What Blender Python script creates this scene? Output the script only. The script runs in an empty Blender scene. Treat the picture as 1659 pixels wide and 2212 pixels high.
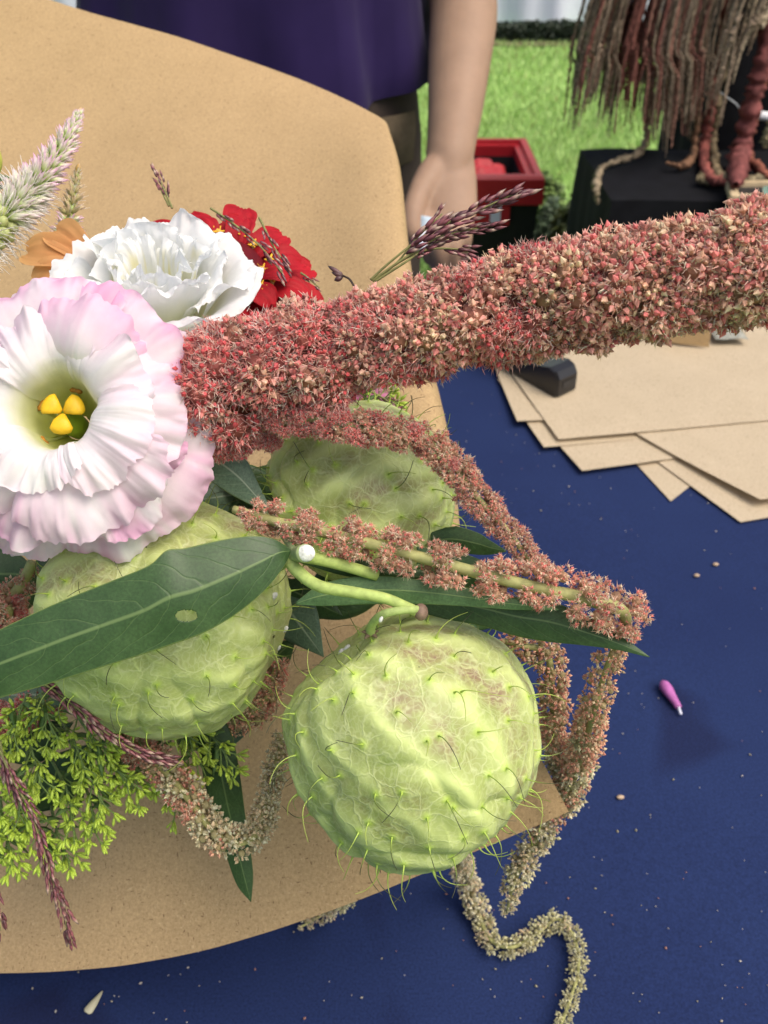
import bpy, math, random
import numpy as np
from mathutils import Vector, Matrix

random.seed(7)
rng = np.random.default_rng(11)
SC = bpy.context.scene
COL = SC.collection

# ------------------------------------------------------------------ camera, light, exposure
W, H, FPX = 1659.0, 2212.0, 2100.0          # photograph measured at this size
CAMZ, PITCH = 1.17, math.radians(35.0)
TABLE_Z = 0.75
cam_d = bpy.data.cameras.new('camera')
cam = bpy.data.objects.new('camera', cam_d)
COL.objects.link(cam)
SC.camera = cam
cam.location = (0, 0, CAMZ)
cam.rotation_euler = (math.pi / 2 - PITCH, 0, 0)
cam_d.sensor_fit = 'VERTICAL'
cam_d.sensor_height = 36.0
cam_d.lens = 36.0 * FPX / H
cam_d.clip_start = 0.01
cam_d.clip_end = 400
cam_d.dof.use_dof = True
cam_d.dof.focus_distance = 0.255
cam_d.dof.aperture_fstop = 29.0

world = bpy.data.worlds.new('World')
SC.world = world
world.use_nodes = True
wn = world.node_tree
wn.nodes.clear()
wo = wn.nodes.new('ShaderNodeOutputWorld')
bg = wn.nodes.new('ShaderNodeBackground')
sky = wn.nodes.new('ShaderNodeTexSky')
sky.sky_type = 'NISHITA'
sky.sun_disc = False
SUN_EL, SUN_AZ = math.radians(60), math.radians(122)     # direction the light comes from, measured from +Y towards +X
sky.sun_elevation = SUN_EL
sky.sun_rotation = SUN_AZ
sky.air_density = 1.0
sky.dust_density = 6.0
sky.ozone_density = 0.6
bg.inputs['Strength'].default_value = 0.15
wn.links.new(sky.outputs[0], bg.inputs[0])
wn.links.new(bg.outputs[0], wo.inputs[0])

sun_d = bpy.data.lights.new('sun', 'SUN')
sun_d.energy = 1.5
sun_d.angle = math.radians(48)
sun_d.color = (1.0, 0.95, 0.87)
sun = bpy.data.objects.new('sun', sun_d)
COL.objects.link(sun)
sd = Vector((math.sin(SUN_AZ) * math.cos(SUN_EL), math.cos(SUN_AZ) * math.cos(SUN_EL), math.sin(SUN_EL)))
sun.rotation_euler = sd.to_track_quat('Z', 'Y').to_euler()

SC.view_settings.view_transform = 'Standard'
SC.view_settings.look = 'None'
SC.view_settings.exposure = 0.36
SC.view_settings.gamma = 1.0
SC.render.engine = 'CYCLES'
SC.cycles.use_denoising = True
SC.cycles.max_bounces = 8
SC.cycles.transparent_max_bounces = 8

# ------------------------------------------------------------------ placing things
CP, SP = math.cos(PITCH), math.sin(PITCH)
RIGHT = np.array([1.0, 0, 0])
UP = np.array([0, SP, CP])
FWD = np.array([0, CP, -SP])
CAM = np.array([0, 0, CAMZ])


def at(px, py, d):
    """a point seen at pixel (px, py), d metres along the viewing axis"""
    return CAM + FWD * d + RIGHT * ((px - W / 2) / FPX * d) + UP * ((H / 2 - py) / FPX * d)


def on_z(px, py, z):
    """the point of the level plane z seen at a pixel"""
    v = FWD + RIGHT * ((px - W / 2) / FPX) + UP * ((H / 2 - py) / FPX)
    return CAM + v * ((z - CAMZ) / v[2])


def on_y(px, py, y):
    v = FWD + RIGHT * ((px - W / 2) / FPX) + UP * ((H / 2 - py) / FPX)
    return CAM + v * (y / v[1])


def ats(rows):
    return np.array([at(*r[:3]) for r in rows])


def nrm(v):
    v = np.asarray(v, float)
    return v / max(np.linalg.norm(v), 1e-12)


def cr(pts, n):
    """Catmull-Rom through the points, n samples"""
    p = np.asarray(pts, float)
    m = len(p)
    if m == 2:
        t = np.linspace(0, 1, n)[:, None]
        return p[0] * (1 - t) + p[1] * t
    q = np.vstack([2 * p[0] - p[1], p, 2 * p[-1] - p[-2]])
    t = np.linspace(0, m - 1, n)
    i = np.minimum(t.astype(int), m - 2)
    f = (t - i)[:, None]
    a, b, c, d = q[i], q[i + 1], q[i + 2], q[i + 3]
    return 0.5 * (2 * b + (c - a) * f + (2 * a - 5 * b + 4 * c - d) * f ** 2 + (3 * b - a - 3 * c + d) * f ** 3)


_h = rng.random((64, 64, 64))


def vnoise(p, scale=1.0, seed=0):
    """smooth value noise, -1..1, p is (n,3)"""
    q = np.asarray(p, float) * scale + seed * 17.37
    i = np.floor(q).astype(int)
    f = q - i
    f = f * f * (3 - 2 * f)
    r = 0
    for dx in (0, 1):
        for dy in (0, 1):
            for dz in (0, 1):
                w = (f[..., 0] if dx else 1 - f[..., 0]) * (f[..., 1] if dy else 1 - f[..., 1]) * (f[..., 2] if dz else 1 - f[..., 2])
                r = r + w * _h[(i[..., 0] + dx) % 64, (i[..., 1] + dy) % 64, (i[..., 2] + dz) % 64]
    return r * 2 - 1


# ------------------------------------------------------------------ mesh building
class MB:
    def __init__(s):
        s.v, s.f, s.c, s.n = [], [], [], 0

    def add(s, v, f, col=(1, 1, 1)):
        v = np.asarray(v, float)
        c = np.asarray(col, float)
        if c.ndim == 1:
            c = np.tile(c, (len(v), 1))
        s.v.append(v)
        s.c.append(c)
        s.f.extend([[k + s.n for k in q] for q in f])
        s.n += len(v)
        return s

    def grid(s, g, col=(1, 1, 1), wrap=False, skip=None):
        """g: (rows, cols, 3)"""
        r, c = g.shape[:2]
        col = np.asarray(col, float)
        if col.ndim == 3:
            col = col.reshape(-1, 3)
        f = []
        for i in range(r - 1):
            for j in range(c if wrap else c - 1):
                k = (j + 1) % c
                if skip is not None and skip[i, j]:
                    continue
                f.append((i * c + j, i * c + k, (i + 1) * c + k, (i + 1) * c + j))
        return s.add(g.reshape(-1, 3), f, col)

    def tube(s, path, rad, seg=8, col=(1, 1, 1), cap=True, flat=None, updir=None):
        """flat: (a, b) or array of radius factors in the two cross directions"""
        p = np.asarray(path, float)
        n = len(p)
        rad = np.broadcast_to(np.asarray(rad, float), (n,)) if np.ndim(rad) < 1 or len(np.atleast_1d(rad)) == n else cr(np.c_[rad], n)[:, 0]
        t = np.gradient(p, axis=0)
        t /= np.linalg.norm(t, axis=1)[:, None] + 1e-12
        u = np.array(updir if updir is not None else ([0, 0, 1.0] if abs(t[0][2]) < .9 else [1.0, 0, 0]))
        rings, cols = [], []
        a = np.linspace(0, 2 * math.pi, seg, endpoint=False)
        fa, fb = (1, 1) if flat is None else flat
        for i in range(n):
            u = u - t[i] * np.dot(u, t[i])
            u = nrm(u)
            w = np.cross(t[i], u)
            rings.append(p[i] + rad[i] * (fa * np.cos(a)[:, None] * u + fb * np.sin(a)[:, None] * w))
        g = np.array(rings)
        c = np.asarray(col, float)
        if c.ndim == 2:
            c = np.repeat(c[:, None, :], seg, 1)
        b = s.n
        s.grid(g, c, wrap=True)
        if cap:
            s.f.append([b + k for k in range(seg)][::-1])
            s.f.append([b + (n - 1) * seg + k for k in range(seg)])
        return s

    def ellipsoid(s, c, r, axes=None, seg=16, rings=10, col=(1, 1, 1)):
        th = np.linspace(0.02, math.pi - 0.02, rings)
        a = np.linspace(0, 2 * math.pi, seg, endpoint=False)
        g = np.stack([np.sin(th)[:, None] * np.cos(a)[None], np.sin(th)[:, None] * np.sin(a)[None], np.cos(th)[:, None] * np.ones(seg)[None]], -1)
        g = g * np.asarray(r)
        if axes is not None:
            g = g @ np.asarray(axes)
        return s.grid(g + np.asarray(c), col, wrap=True)

    def box(s, lo, hi, col=(1, 1, 1)):
        x0, y0, z0 = lo
        x1, y1, z1 = hi
        v = [(x0, y0, z0), (x1, y0, z0), (x1, y1, z0), (x0, y1, z0), (x0, y0, z1), (x1, y0, z1), (x1, y1, z1), (x0, y1, z1)]
        f = [(0, 3, 2, 1), (4, 5, 6, 7), (0, 1, 5, 4), (1, 2, 6, 5), (2, 3, 7, 6), (3, 0, 4, 7)]
        return s.add(v, f, col)

    def mesh(s, name, origin=(0, 0, 0), smooth=True):
        me = bpy.data.meshes.new(name)
        v = np.vstack(s.v) - np.asarray(origin)
        me.from_pydata(v.tolist(), [], s.f)
        ca = me.color_attributes.new('Col', 'FLOAT_COLOR', 'POINT')
        ca.data.foreach_set('color', np.hstack([np.vstack(s.c), np.ones((s.n, 1))]).astype(np.float32).ravel())
        if smooth:
            me.polygons.foreach_set('use_smooth', [True] * len(me.polygons))
        me.update()
        return me


def tag(o, label=None, cat=None, group=None, kind=None):
    if label:
        o['label'] = label
    if cat:
        o['category'] = cat
    if group:
        o['group'] = group
    if kind:
        o['kind'] = kind
    return o


def thing(name, label, cat, loc, group=None):
    o = bpy.data.objects.new(name, None)
    o.empty_display_size = 0.02
    COL.objects.link(o)
    o.location = [float(x) for x in loc]
    return tag(o, label, cat, group)


def org(parent):
    while parent is not None and parent.parent is not None:
        parent = parent.parent
    return np.array(parent.location) if parent is not None else np.zeros(3)


def obj(name, mb, mat, parent=None, smooth=True, loc=None):
    """links a mesh built in world coordinates; its own origin is the thing's origin"""
    o0 = org(parent) if parent is not None else (np.zeros(3) if loc is None else np.asarray(loc, float))
    me = mb.mesh(name, o0, smooth)
    me.materials.append(mat)
    o = bpy.data.objects.new(name, me)
    COL.objects.link(o)
    if parent is not None:
        o.parent = parent
    else:
        o.location = [float(x) for x in o0]
    return o


def inst(name, me, parent, pos, z, scale=1.0, spin=None, sz=1.0):
    """a copy sharing mesh data, its +Z along z"""
    z = nrm(z)
    x = np.cross([0.31, 0.82, 0.47], z)
    x = nrm(x)
    y = np.cross(z, x)
    a = random.random() * 6.283 if spin is None else spin
    x2 = math.cos(a) * x + math.sin(a) * y
    y2 = np.cross(z, x2)
    m = Matrix(((x2[0] * scale, y2[0] * scale, z[0] * scale * sz, 0), (x2[1] * scale, y2[1] * scale, z[1] * scale * sz, 0), (x2[2] * scale, y2[2] * scale, z[2] * scale * sz, 0), (0, 0, 0, 1)))
    o = bpy.data.objects.new(name, me)
    COL.objects.link(o)
    m.translation = Vector(np.asarray(pos) - org(parent))
    o.parent = parent
    o.matrix_basis = m
    return o


# ------------------------------------------------------------------ materials
def nmat(name):
    m = bpy.data.materials.new(name)
    m.use_nodes = True
    nt = m.node_tree
    nt.nodes.clear()
    out = nt.nodes.new('ShaderNodeOutputMaterial')
    return m, nt, out


def N(nt, t, **kw):
    n = nt.nodes.new(t)
    for k, v in kw.items():
        if k in n.inputs:
            n.inputs[k].default_value = v
        else:
            setattr(n, k, v)
    return n


def ramp(nt, fac, stops):
    r = nt.nodes.new('ShaderNodeValToRGB')
    e = r.color_ramp.elements
    while len(e) > 1:
        e.remove(e[-1])
    e[0].position, e[0].color = stops[0][0], tuple(stops[0][1]) + (1,)
    for p, c in stops[1:]:
        k = e.new(p)
        k.color = tuple(c) + (1,)
    nt.links.new(fac, r.inputs[0])
    return r.outputs[0]


def mixc(nt, fac, a, b, mode='MIX'):
    m = nt.nodes.new('ShaderNodeMix')
    m.data_type = 'RGBA'
    m.blend_type = mode
    for sock, val in ((m.inputs[0], fac), (m.inputs[6], a), (m.inputs[7], b)):
        if isinstance(val, bpy.types.NodeSocket):
            nt.links.new(val, sock)
        elif isinstance(val, (int, float)):
            sock.default_value = val
        else:
            sock.default_value = tuple(val) + (1,)
    return m.outputs[2]


def math_n(nt, op, a, b=0.0):
    m = nt.nodes.new('ShaderNodeMath')
    m.operation = op
    for sock, val in ((m.inputs[0], a), (m.inputs[1], b)):
        if isinstance(val, bpy.types.NodeSocket):
            nt.links.new(val, sock)
        else:
            sock.default_value = val
    return m.outputs[0]


def noise(nt, scale, detail=3, rough=0.6, coord='Object', vec=None, dist=0.0):
    n = N(nt, 'ShaderNodeTexNoise')
    n.inputs['Scale'].default_value = scale
    n.inputs['Detail'].default_value = detail
    n.inputs['Roughness'].default_value = rough
    n.inputs['Distortion'].default_value = dist
    if vec is None:
        tc = N(nt, 'ShaderNodeTexCoord')
        vec = tc.outputs[coord]
    nt.links.new(vec, n.inputs['Vector'])
    return n.outputs[0]


def simple(name, col, rough=0.6, var=0.25, scale=60, bump=0.0, bscale=200, spec=0.5, metal=0.0, trans=0.0, attr=False, objvar=0.0, sheen=0.0, sss=0.0, sub_r=None):
    """principled base with noise variation; attr multiplies in the mesh colour"""
    m, nt, out = nmat(name)
    p = N(nt, 'ShaderNodeBsdfPrincipled')
    p.inputs['Roughness'].default_value = rough
    p.inputs['Specular IOR Level'].default_value = spec
    p.inputs['Metallic'].default_value = metal
    if sheen:
        p.inputs['Sheen Weight'].default_value = sheen
    base = tuple(col)
    if attr:
        a = N(nt, 'ShaderNodeAttribute')
        a.attribute_name = 'Col'
        base = mixc(nt, 1.0, a.outputs[0], base, 'MULTIPLY')
    if var:
        f = noise(nt, scale)
        v = ramp(nt, f, [(0.25, (1 - var,) * 3), (0.75, (1 + var * .6,) * 3)])
        base = mixc(nt, 1.0, base, v, 'MULTIPLY')
    if objvar:
        oi = N(nt, 'ShaderNodeObjectInfo')
        v = ramp(nt, oi.outputs['Random'], [(0, (1 - objvar,) * 3), (1, (1 + objvar,) * 3)])
        base = mixc(nt, 1.0, base, v, 'MULTIPLY')
    if isinstance(base, bpy.types.NodeSocket):
        nt.links.new(base, p.inputs['Base Color'])
    else:
        p.inputs['Base Color'].default_value = base + (1,)
    if sss:
        p.inputs['Subsurface Weight'].default_value = sss
        p.inputs['Subsurface Radius'].default_value = sub_r or (0.004, 0.002, 0.001)
        p.inputs['Subsurface Scale'].default_value = 1.0
    if bump:
        b = N(nt, 'ShaderNodeBump')
        b.inputs['Strength'].default_value = bump
        b.inputs['Distance'].default_value = 0.2 / bscale
        nt.links.new(noise(nt, bscale, 4), b.inputs['Height'])
        nt.links.new(b.outputs[0], p.inputs['Normal'])
    sh = p.outputs[0]
    if trans:
        t = N(nt, 'ShaderNodeBsdfTranslucent')
        if isinstance(base, bpy.types.NodeSocket):
            nt.links.new(base, t.inputs[0])
        else:
            t.inputs[0].default_value = base + (1,)
        mx = N(nt, 'ShaderNodeMixShader')
        mx.inputs[0].default_value = trans
        nt.links.new(sh, mx.inputs[1])
        nt.links.new(t.outputs[0], mx.inputs[2])
        sh = mx.outputs[0]
    nt.links.new(sh, out.inputs[0])
    return m


def kraft(name, col):
    m, nt, out = nmat(name)
    p = N(nt, 'ShaderNodeBsdfPrincipled')
    p.inputs['Roughness'].default_value = 0.75
    p.inputs['Specular IOR Level'].default_value = 0.25
    tc = N(nt, 'ShaderNodeTexCoord')
    f1 = noise(nt, 900, 4, 0.8)
    c = mixc(nt, 1.0, tuple(col), ramp(nt, f1, [(0.33, (.76, .74, .71)), (0.67, (1.13, 1.13, 1.14))]), 'MULTIPLY')
    f2 = noise(nt, 22, 3)
    c = mixc(nt, 1.0, c, ramp(nt, f2, [(0.3, (.95, .945, .93)), (0.7, (1.03, 1.03, 1.03))]), 'MULTIPLY')
    # dark fibres, two directions
    for k, sc in enumerate(((4600, 950, 1900), (1000, 4300, 3000))):
        mp = N(nt, 'ShaderNodeMapping')
        mp.inputs['Scale'].default_value = sc
        mp.inputs['Rotation'].default_value = (0.4 * k, 0.3, 0.7 + k)
        nt.links.new(tc.outputs['Object'], mp.inputs[0])
        f = noise(nt, 0.32, 1, 0.5, vec=mp.outputs[0])
        c = mixc(nt, ramp(nt, f, [(0.69, (0, 0, 0)), (0.75, (.75, .75, .75))]), c, (.16, .09, .045))
        c = mixc(nt, ramp(nt, f, [(0.22, (.35, .35, .35)), (0.3, (0, 0, 0))]), c, (.75, .58, .36))
    nt.links.new(c, p.inputs['Base Color'])
    b = N(nt, 'ShaderNodeBump')
    b.inputs['Strength'].default_value = 0.25
    b.inputs['Distance'].default_value = 0.0003
    nt.links.new(f1, b.inputs['Height'])
    nt.links.new(b.outputs[0], p.inputs['Normal'])
    t = N(nt, 'ShaderNodeBsdfTranslucent')
    nt.links.new(c, t.inputs[0])
    mx = N(nt, 'ShaderNodeMixShader')
    mx.inputs[0].default_value = 0.12
    nt.links.new(p.outputs[0], mx.inputs[1])
    nt.links.new(t.outputs[0], mx.inputs[2])
    nt.links.new(mx.outputs[0], out.inputs[0])
    return m


M = {}
M['kraft'] = kraft('kraft_paper', (.48, .337, .174))
M['kraft_pale'] = kraft('pale_kraft_paper', (.55, .46, .325))
M['petal'] = simple('petal', (1, 1, 1), .6, .05, 250, .2, 900, .2, trans=.42, attr=True)
M['red_petal'] = simple('red_petal', (1, 1, 1), .6, .25, 120, .3, 700, .2, trans=.15, attr=True)
M['amaranth'] = simple('amaranth_floret', (1, 1, 1), .6, .12, 2, 0, 0, .3, attr=True, objvar=.14, trans=.30)
M['stem'] = simple('green_stem', (1, 1, 1), .65, .3, 420, .25, 900, .3, attr=True)
M['hair'] = simple('fruit_hair', (1, 1, 1), .5, 0, attr=True)
M['bud'] = simple('yellow_green_bud', (.37, .50, .055), .5, .2, 3, objvar=.25)
M['spikelet'] = simple('purple_spikelet', (1, 1, 1), .45, .3, 3, attr=True, objvar=.3)
M['bract'] = simple('celosia_bract', (1, 1, 1), .5, .08, 3, attr=True, objvar=.1, trans=.25)
M['yellow'] = simple('yellow_stigma', (.75, .47, .012), .55, .2, 300, .3, 900)
M['orange_anther'] = simple('orange_anther', (.5, .22, .02), .7, .5, 700)
M['ovary'] = simple('green_ovary', (.24, .36, .03), .4, .2, 300)
M['cut_white'] = simple('white_latex', (.72, .73, .68), .5, .45, 700, .9, 900)
M['brown_cut'] = simple('brown_scar', (.2, .13, .09), .7, .5, 600, .5, 800)
M['skin'] = simple('skin', (.325, .21, .142), .6, .12, 45, .1, 350, .3, sss=.12)
M['shirt'] = simple('purple_shirt', (.020, .011, .062), .85, .2, 12, .3, 900, .15, sheen=.1)
M['trousers'] = simple('dark_trousers', (.055, .042, .035), .85, .3, 30, .3, 700, .2)
M['tan_strap'] = simple('tan_cloth', (.13, .10, .065), .85, .3, 80, .3, 700, .2)
M['black_cloth'] = simple('black_cloth', (.007, .0075, .010), .9, .4, 25, .4, 500, .15)
M['red_plastic'] = simple('red_plastic', (.40, .017, .024), .4, .12, 12, .05, 200, .5)
M['red_bag'] = simple('red_bag', (.62, .045, .05), .5, .2, 20, .3, 60, .4)
M['black_plastic'] = simple('black_plastic', (.010, .010, .012), .35, .2, 60, .04, 400, .5)
M['black_matte'] = simple('black_matte_plastic', (.008, .008, .009), .55, .2, 60)
M['steel'] = simple('steel', (.5, .5, .52), .3, .1, 60, metal=1.0)
M['label'] = simple('label', (.62, .64, .75), .5, .1, 50)
M['blue_item'] = simple('pale_blue_plastic', (.42, .52, .6), .4, .1, 50)
M['tent'] = simple('white_tent_cloth', (.66, .72, .80), .7, .08, 1.5, .1, 4)
M['wood'] = simple('pale_wood', (.55, .43, .26), .6, .25, 40, .2, 200)
M['slate'] = simple('chalkboard', (.02, .02, .022), .5, .5, 60)
M['eucalyptus'] = simple('eucalyptus_leaf', (.13, .21, .17), .6, .2, 80)
M['hang'] = simple('drooping_amaranth', (1, 1, 1), .8, .35, 90, .4, 300, .2, attr=True)
M['white_bar'] = simple('white_bar', (.7, .72, .75), .4, .1, 20)
M['wire'] = simple('wire', (.3, .33, .36), .4, 0, metal=.6)
M['soil'] = simple('soil', (.12, .07, .045), .9, .4, 8, .5, 30)
M['hedge'] = simple('hedge_leaf', (.016, .034, .012), .6, .4, 12, objvar=.3)
M['bush'] = simple('bush_leaf', (1, 1, 1), .6, .4, 40, attr=True)
M['magenta'] = simple('magenta_floret', (.42, .12, .36), .7, .3, 300, .4, 900)
M['seed'] = simple('fallen_seed', (1, 1, 1), .6, .1, 3, attr=True)
M['clear'] = simple('clear_film', (.30, .30, .25), .3, .2, 60)
M['navy'] = simple('navy_card', (.02, .03, .13), .6, .2, 60)


def cloth_mat():
    m, nt, out = nmat('navy_tablecloth')
    p = N(nt, 'ShaderNodeBsdfPrincipled')
    p.inputs['Roughness'].default_value = 0.85
    p.inputs['Specular IOR Level'].default_value = 0.15
    f = noise(nt, 5, 4)
    c = ramp(nt, f, [(0.3, (.0105, .0205, .074)), (0.7, (.0145, .028, .092))])
    st = noise(nt, 9, 2, .5, dist=.4)              # damp stains with outlines of their own
    c = mixc(nt, ramp(nt, st, [(0.60, (0, 0, 0)), (0.66, (.55, .55, .55))]), c, (.007, .009, .035))
    w = noise(nt, 900, 2, .6)
    c = mixc(nt, 1.0, c, ramp(nt, w, [(0.3, (.75,) * 3), (0.7, (1.25,) * 3)]), 'MULTIPLY')
    nt.links.new(c, p.inputs['Base Color'])
    b = N(nt, 'ShaderNodeBump')
    b.inputs['Strength'].default_value = 0.35
    b.inputs['Distance'].default_value = 0.0004
    nt.links.new(w, b.inputs['Height'])
    nt.links.new(b.outputs[0], p.inputs['Normal'])
    nt.links.new(p.outputs[0], out.inputs[0])
    return m


M['cloth'] = cloth_mat()


def lawn_mat():
    m, nt, out = nmat('lawn')
    p = N(nt, 'ShaderNodeBsdfPrincipled')
    p.inputs['Roughness'].default_value = 0.9
    c = ramp(nt, noise(nt, 60, 4), [(0.3, (.17, .30, .065)), (0.7, (.29, .46, .12))])
    c = mixc(nt, 1.0, c, ramp(nt, noise(nt, 2.2, 3), [(0.3, (.8, .82, .8)), (0.7, (1.15, 1.12, 1.1))]), 'MULTIPLY')
    nt.links.new(c, p.inputs['Base Color'])
    nt.links.new(p.outputs[0], out.inputs[0])
    return m


M['lawn'] = lawn_mat()
M['grass'] = simple('grass_blade', (1, 1, 1), .6, .15, 1.5, attr=True, trans=.25)


def leaf_mat(name, dark, light, vein, rough=.42, nv=9.0):
    """Col attribute holds (along, across, 0) so the veins follow the blade"""
    m, nt, out = nmat(name)
    p = N(nt, 'ShaderNodeBsdfPrincipled')
    p.inputs['Roughness'].default_value = rough
    p.inputs['Specular IOR Level'].default_value = 0.4
    a = N(nt, 'ShaderNodeAttribute')
    a.attribute_name = 'Col'
    s = N(nt, 'ShaderNodeSeparateColor')
    nt.links.new(a.outputs[0], s.inputs[0])
    u = math_n(nt, 'ABSOLUTE', math_n(nt, 'SUBTRACT', math_n(nt, 'MULTIPLY', s.outputs[1], 2.0), 1.0))
    wob = math_n(nt, 'MULTIPLY', noise(nt, 90, 2), 1.1)
    lat = math_n(nt, 'SUBTRACT', math_n(nt, 'MULTIPLY', s.outputs[0], nv), math_n(nt, 'MULTIPLY', math_n(nt, 'POWER', u, 1.4), 1.9))
    lat = math_n(nt, 'ADD', lat, wob)
    d = math_n(nt, 'ABSOLUTE', math_n(nt, 'SUBTRACT', math_n(nt, 'FRACT', lat), 0.5))
    c = ramp(nt, noise(nt, 120, 4), [(0.3, dark), (0.72, light)])
    c = mixc(nt, 1.0, c, ramp(nt, noise(nt, 1400, 2), [(0.3, (.8,) * 3), (0.7, (1.2,) * 3)]), 'MULTIPLY')
    c = mixc(nt, ramp(nt, d, [(0.0, (.38,) * 3), (0.03, (0, 0, 0))]), c, vein)
    mid = ramp(nt, u, [(0.0, (.9,) * 3), (0.025, (.8,) * 3), (0.06, (0, 0, 0))])
    c = mixc(nt, mid, c, vein)
    edge = ramp(nt, u, [(0.965, (0, 0, 0)), (1.0, (.7,) * 3)])
    c = mixc(nt, edge, c, (.25, .32, .08))
    nt.links.new(c, p.inputs['Base Color'])
    b = N(nt, 'ShaderNodeBump')
    b.inputs['Strength'].default_value = 0.22
    b.inputs['Distance'].default_value = 0.0003
    nt.links.new(ramp(nt, d, [(0, (0, 0, 0)), (.07, (1, 1, 1))]), b.inputs['Height'])
    nt.links.new(b.outputs[0], p.inputs['Normal'])
    t = N(nt, 'ShaderNodeBsdfTranslucent')
    nt.links.new(c, t.inputs[0])
    mx = N(nt, 'ShaderNodeMixShader')
    mx.inputs[0].default_value = 0.12
    nt.links.new(p.outputs[0], mx.inputs[1])
    nt.links.new(t.outputs[0], mx.inputs[2])
    nt.links.new(mx.outputs[0], out.inputs[0])
    return m


M['leaf_dark'] = leaf_mat('dark_leaf', (.028, .066, .019), (.052, .102, .034), (.14, .21, .075))
M['leaf_mid'] = leaf_mat('mid_green_leaf', (.075, .15, .055), (.12, .215, .085), (.26, .36, .13), .5)
M['leaf_grey'] = leaf_mat('grey_green_leaf', (.10, .165, .11), (.16, .24, .16), (.36, .43, .32), .55)


def fruit_mat():
    """Col: r = main rib, g = brown blush, b = spine base"""
    m, nt, out = nmat('balloon_fruit_skin')
    p = N(nt, 'ShaderNodeBsdfPrincipled')
    p.inputs['Roughness'].default_value = 0.42
    p.inputs['Specular IOR Level'].default_value = 0.35
    p.inputs['Subsurface Weight'].default_value = 0.25
    p.inputs['Subsurface Radius'].default_value = (.004, .004, .0015)
    p.inputs['Subsurface Scale'].default_value = 1.0
    a = N(nt, 'ShaderNodeAttribute')
    a.attribute_name = 'Col'
    s = N(nt, 'ShaderNodeSeparateColor')
    nt.links.new(a.outputs[0], s.inputs[0])
    tc = N(nt, 'ShaderNodeTexCoord')
    # warp the lookup so the net of veins is irregular
    nn = N(nt, 'ShaderNodeTexNoise')
    nn.inputs['Scale'].default_value = 110
    nn.inputs['Detail'].default_value = 3
    nt.links.new(tc.outputs['Object'], nn.inputs['Vector'])
    vm = N(nt, 'ShaderNodeVectorMath', operation='MULTIPLY_ADD')
    nt.links.new(nn.outputs['Color'], vm.inputs[0])
    vm.inputs[1].default_value = (.011,) * 3
    nt.links.new(tc.outputs['Object'], vm.inputs[2])

    def net(scale, w, amt):
        v = N(nt, 'ShaderNodeTexVoronoi', feature='DISTANCE_TO_EDGE')
        v.inputs['Scale'].default_value = scale
        nt.links.new(vm.outputs[0], v.inputs['Vector'])
        return ramp(nt, v.outputs['Distance'], [(0, (amt,) * 3), (w, (0, 0, 0))])
    base = ramp(nt, noise(nt, 70, 4), [(0.28, (.275, .345, .088)), (0.72, (.395, .455, .165))])
    bl = math_n(nt, 'MULTIPLY', s.outputs[1], ramp(nt, noise(nt, 150, 4, .7), [(0.38, (.15,) * 3), (0.62, (1,) * 3)]))
    c = mixc(nt, bl, base, (.25, .16, .105))
    v1 = net(170, .075, .45)
    v2 = net(520, .11, .42)
    c = mixc(nt, v2, c, (.50, .55, .28))
    c = mixc(nt, v1, c, (.57, .62, .33))
    c = mixc(nt, math_n(nt, 'MULTIPLY', s.outputs[0], .9), c, (.60, .68, .27))
    c = mixc(nt, s.outputs[2], c, (.42, .60, .07))
    # tiny dark specks
    sp = noise(nt, 420, 1)
    c = mixc(nt, ramp(nt, sp, [(0.80, (0, 0, 0)), (0.82, (.8,) * 3)]), c, (.06, .05, .02))
    nt.links.new(c, p.inputs['Base Color'])
    b = N(nt, 'ShaderNodeBump')
    b.inputs['Strength'].default_value = 0.35
    b.inputs['Distance'].default_value = 0.0006
    nt.links.new(math_n(nt, 'ADD', v1, noise(nt, 260, 3)), b.inputs['Height'])
    nt.links.new(b.outputs[0], p.inputs['Normal'])
    nt.links.new(p.outputs[0], out.inputs[0])
    return m


M['fruit'] = fruit_mat()

# ================================================================== THE SETTING
g = MB()
xs = np.r_[np.linspace(-120, -8, 8), np.linspace(-6, 8, 29), np.linspace(10, 120, 8)]
ys = np.r_[np.linspace(-60, -4, 6), np.linspace(-2, 12, 29), np.linspace(16, 150, 8)]
gx, gy = np.meshgrid(xs, ys)
g.grid(np.stack([gx, gy, 0 * gx], -1))
tag(obj('lawn', g, M['lawn']), kind='structure')

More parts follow.
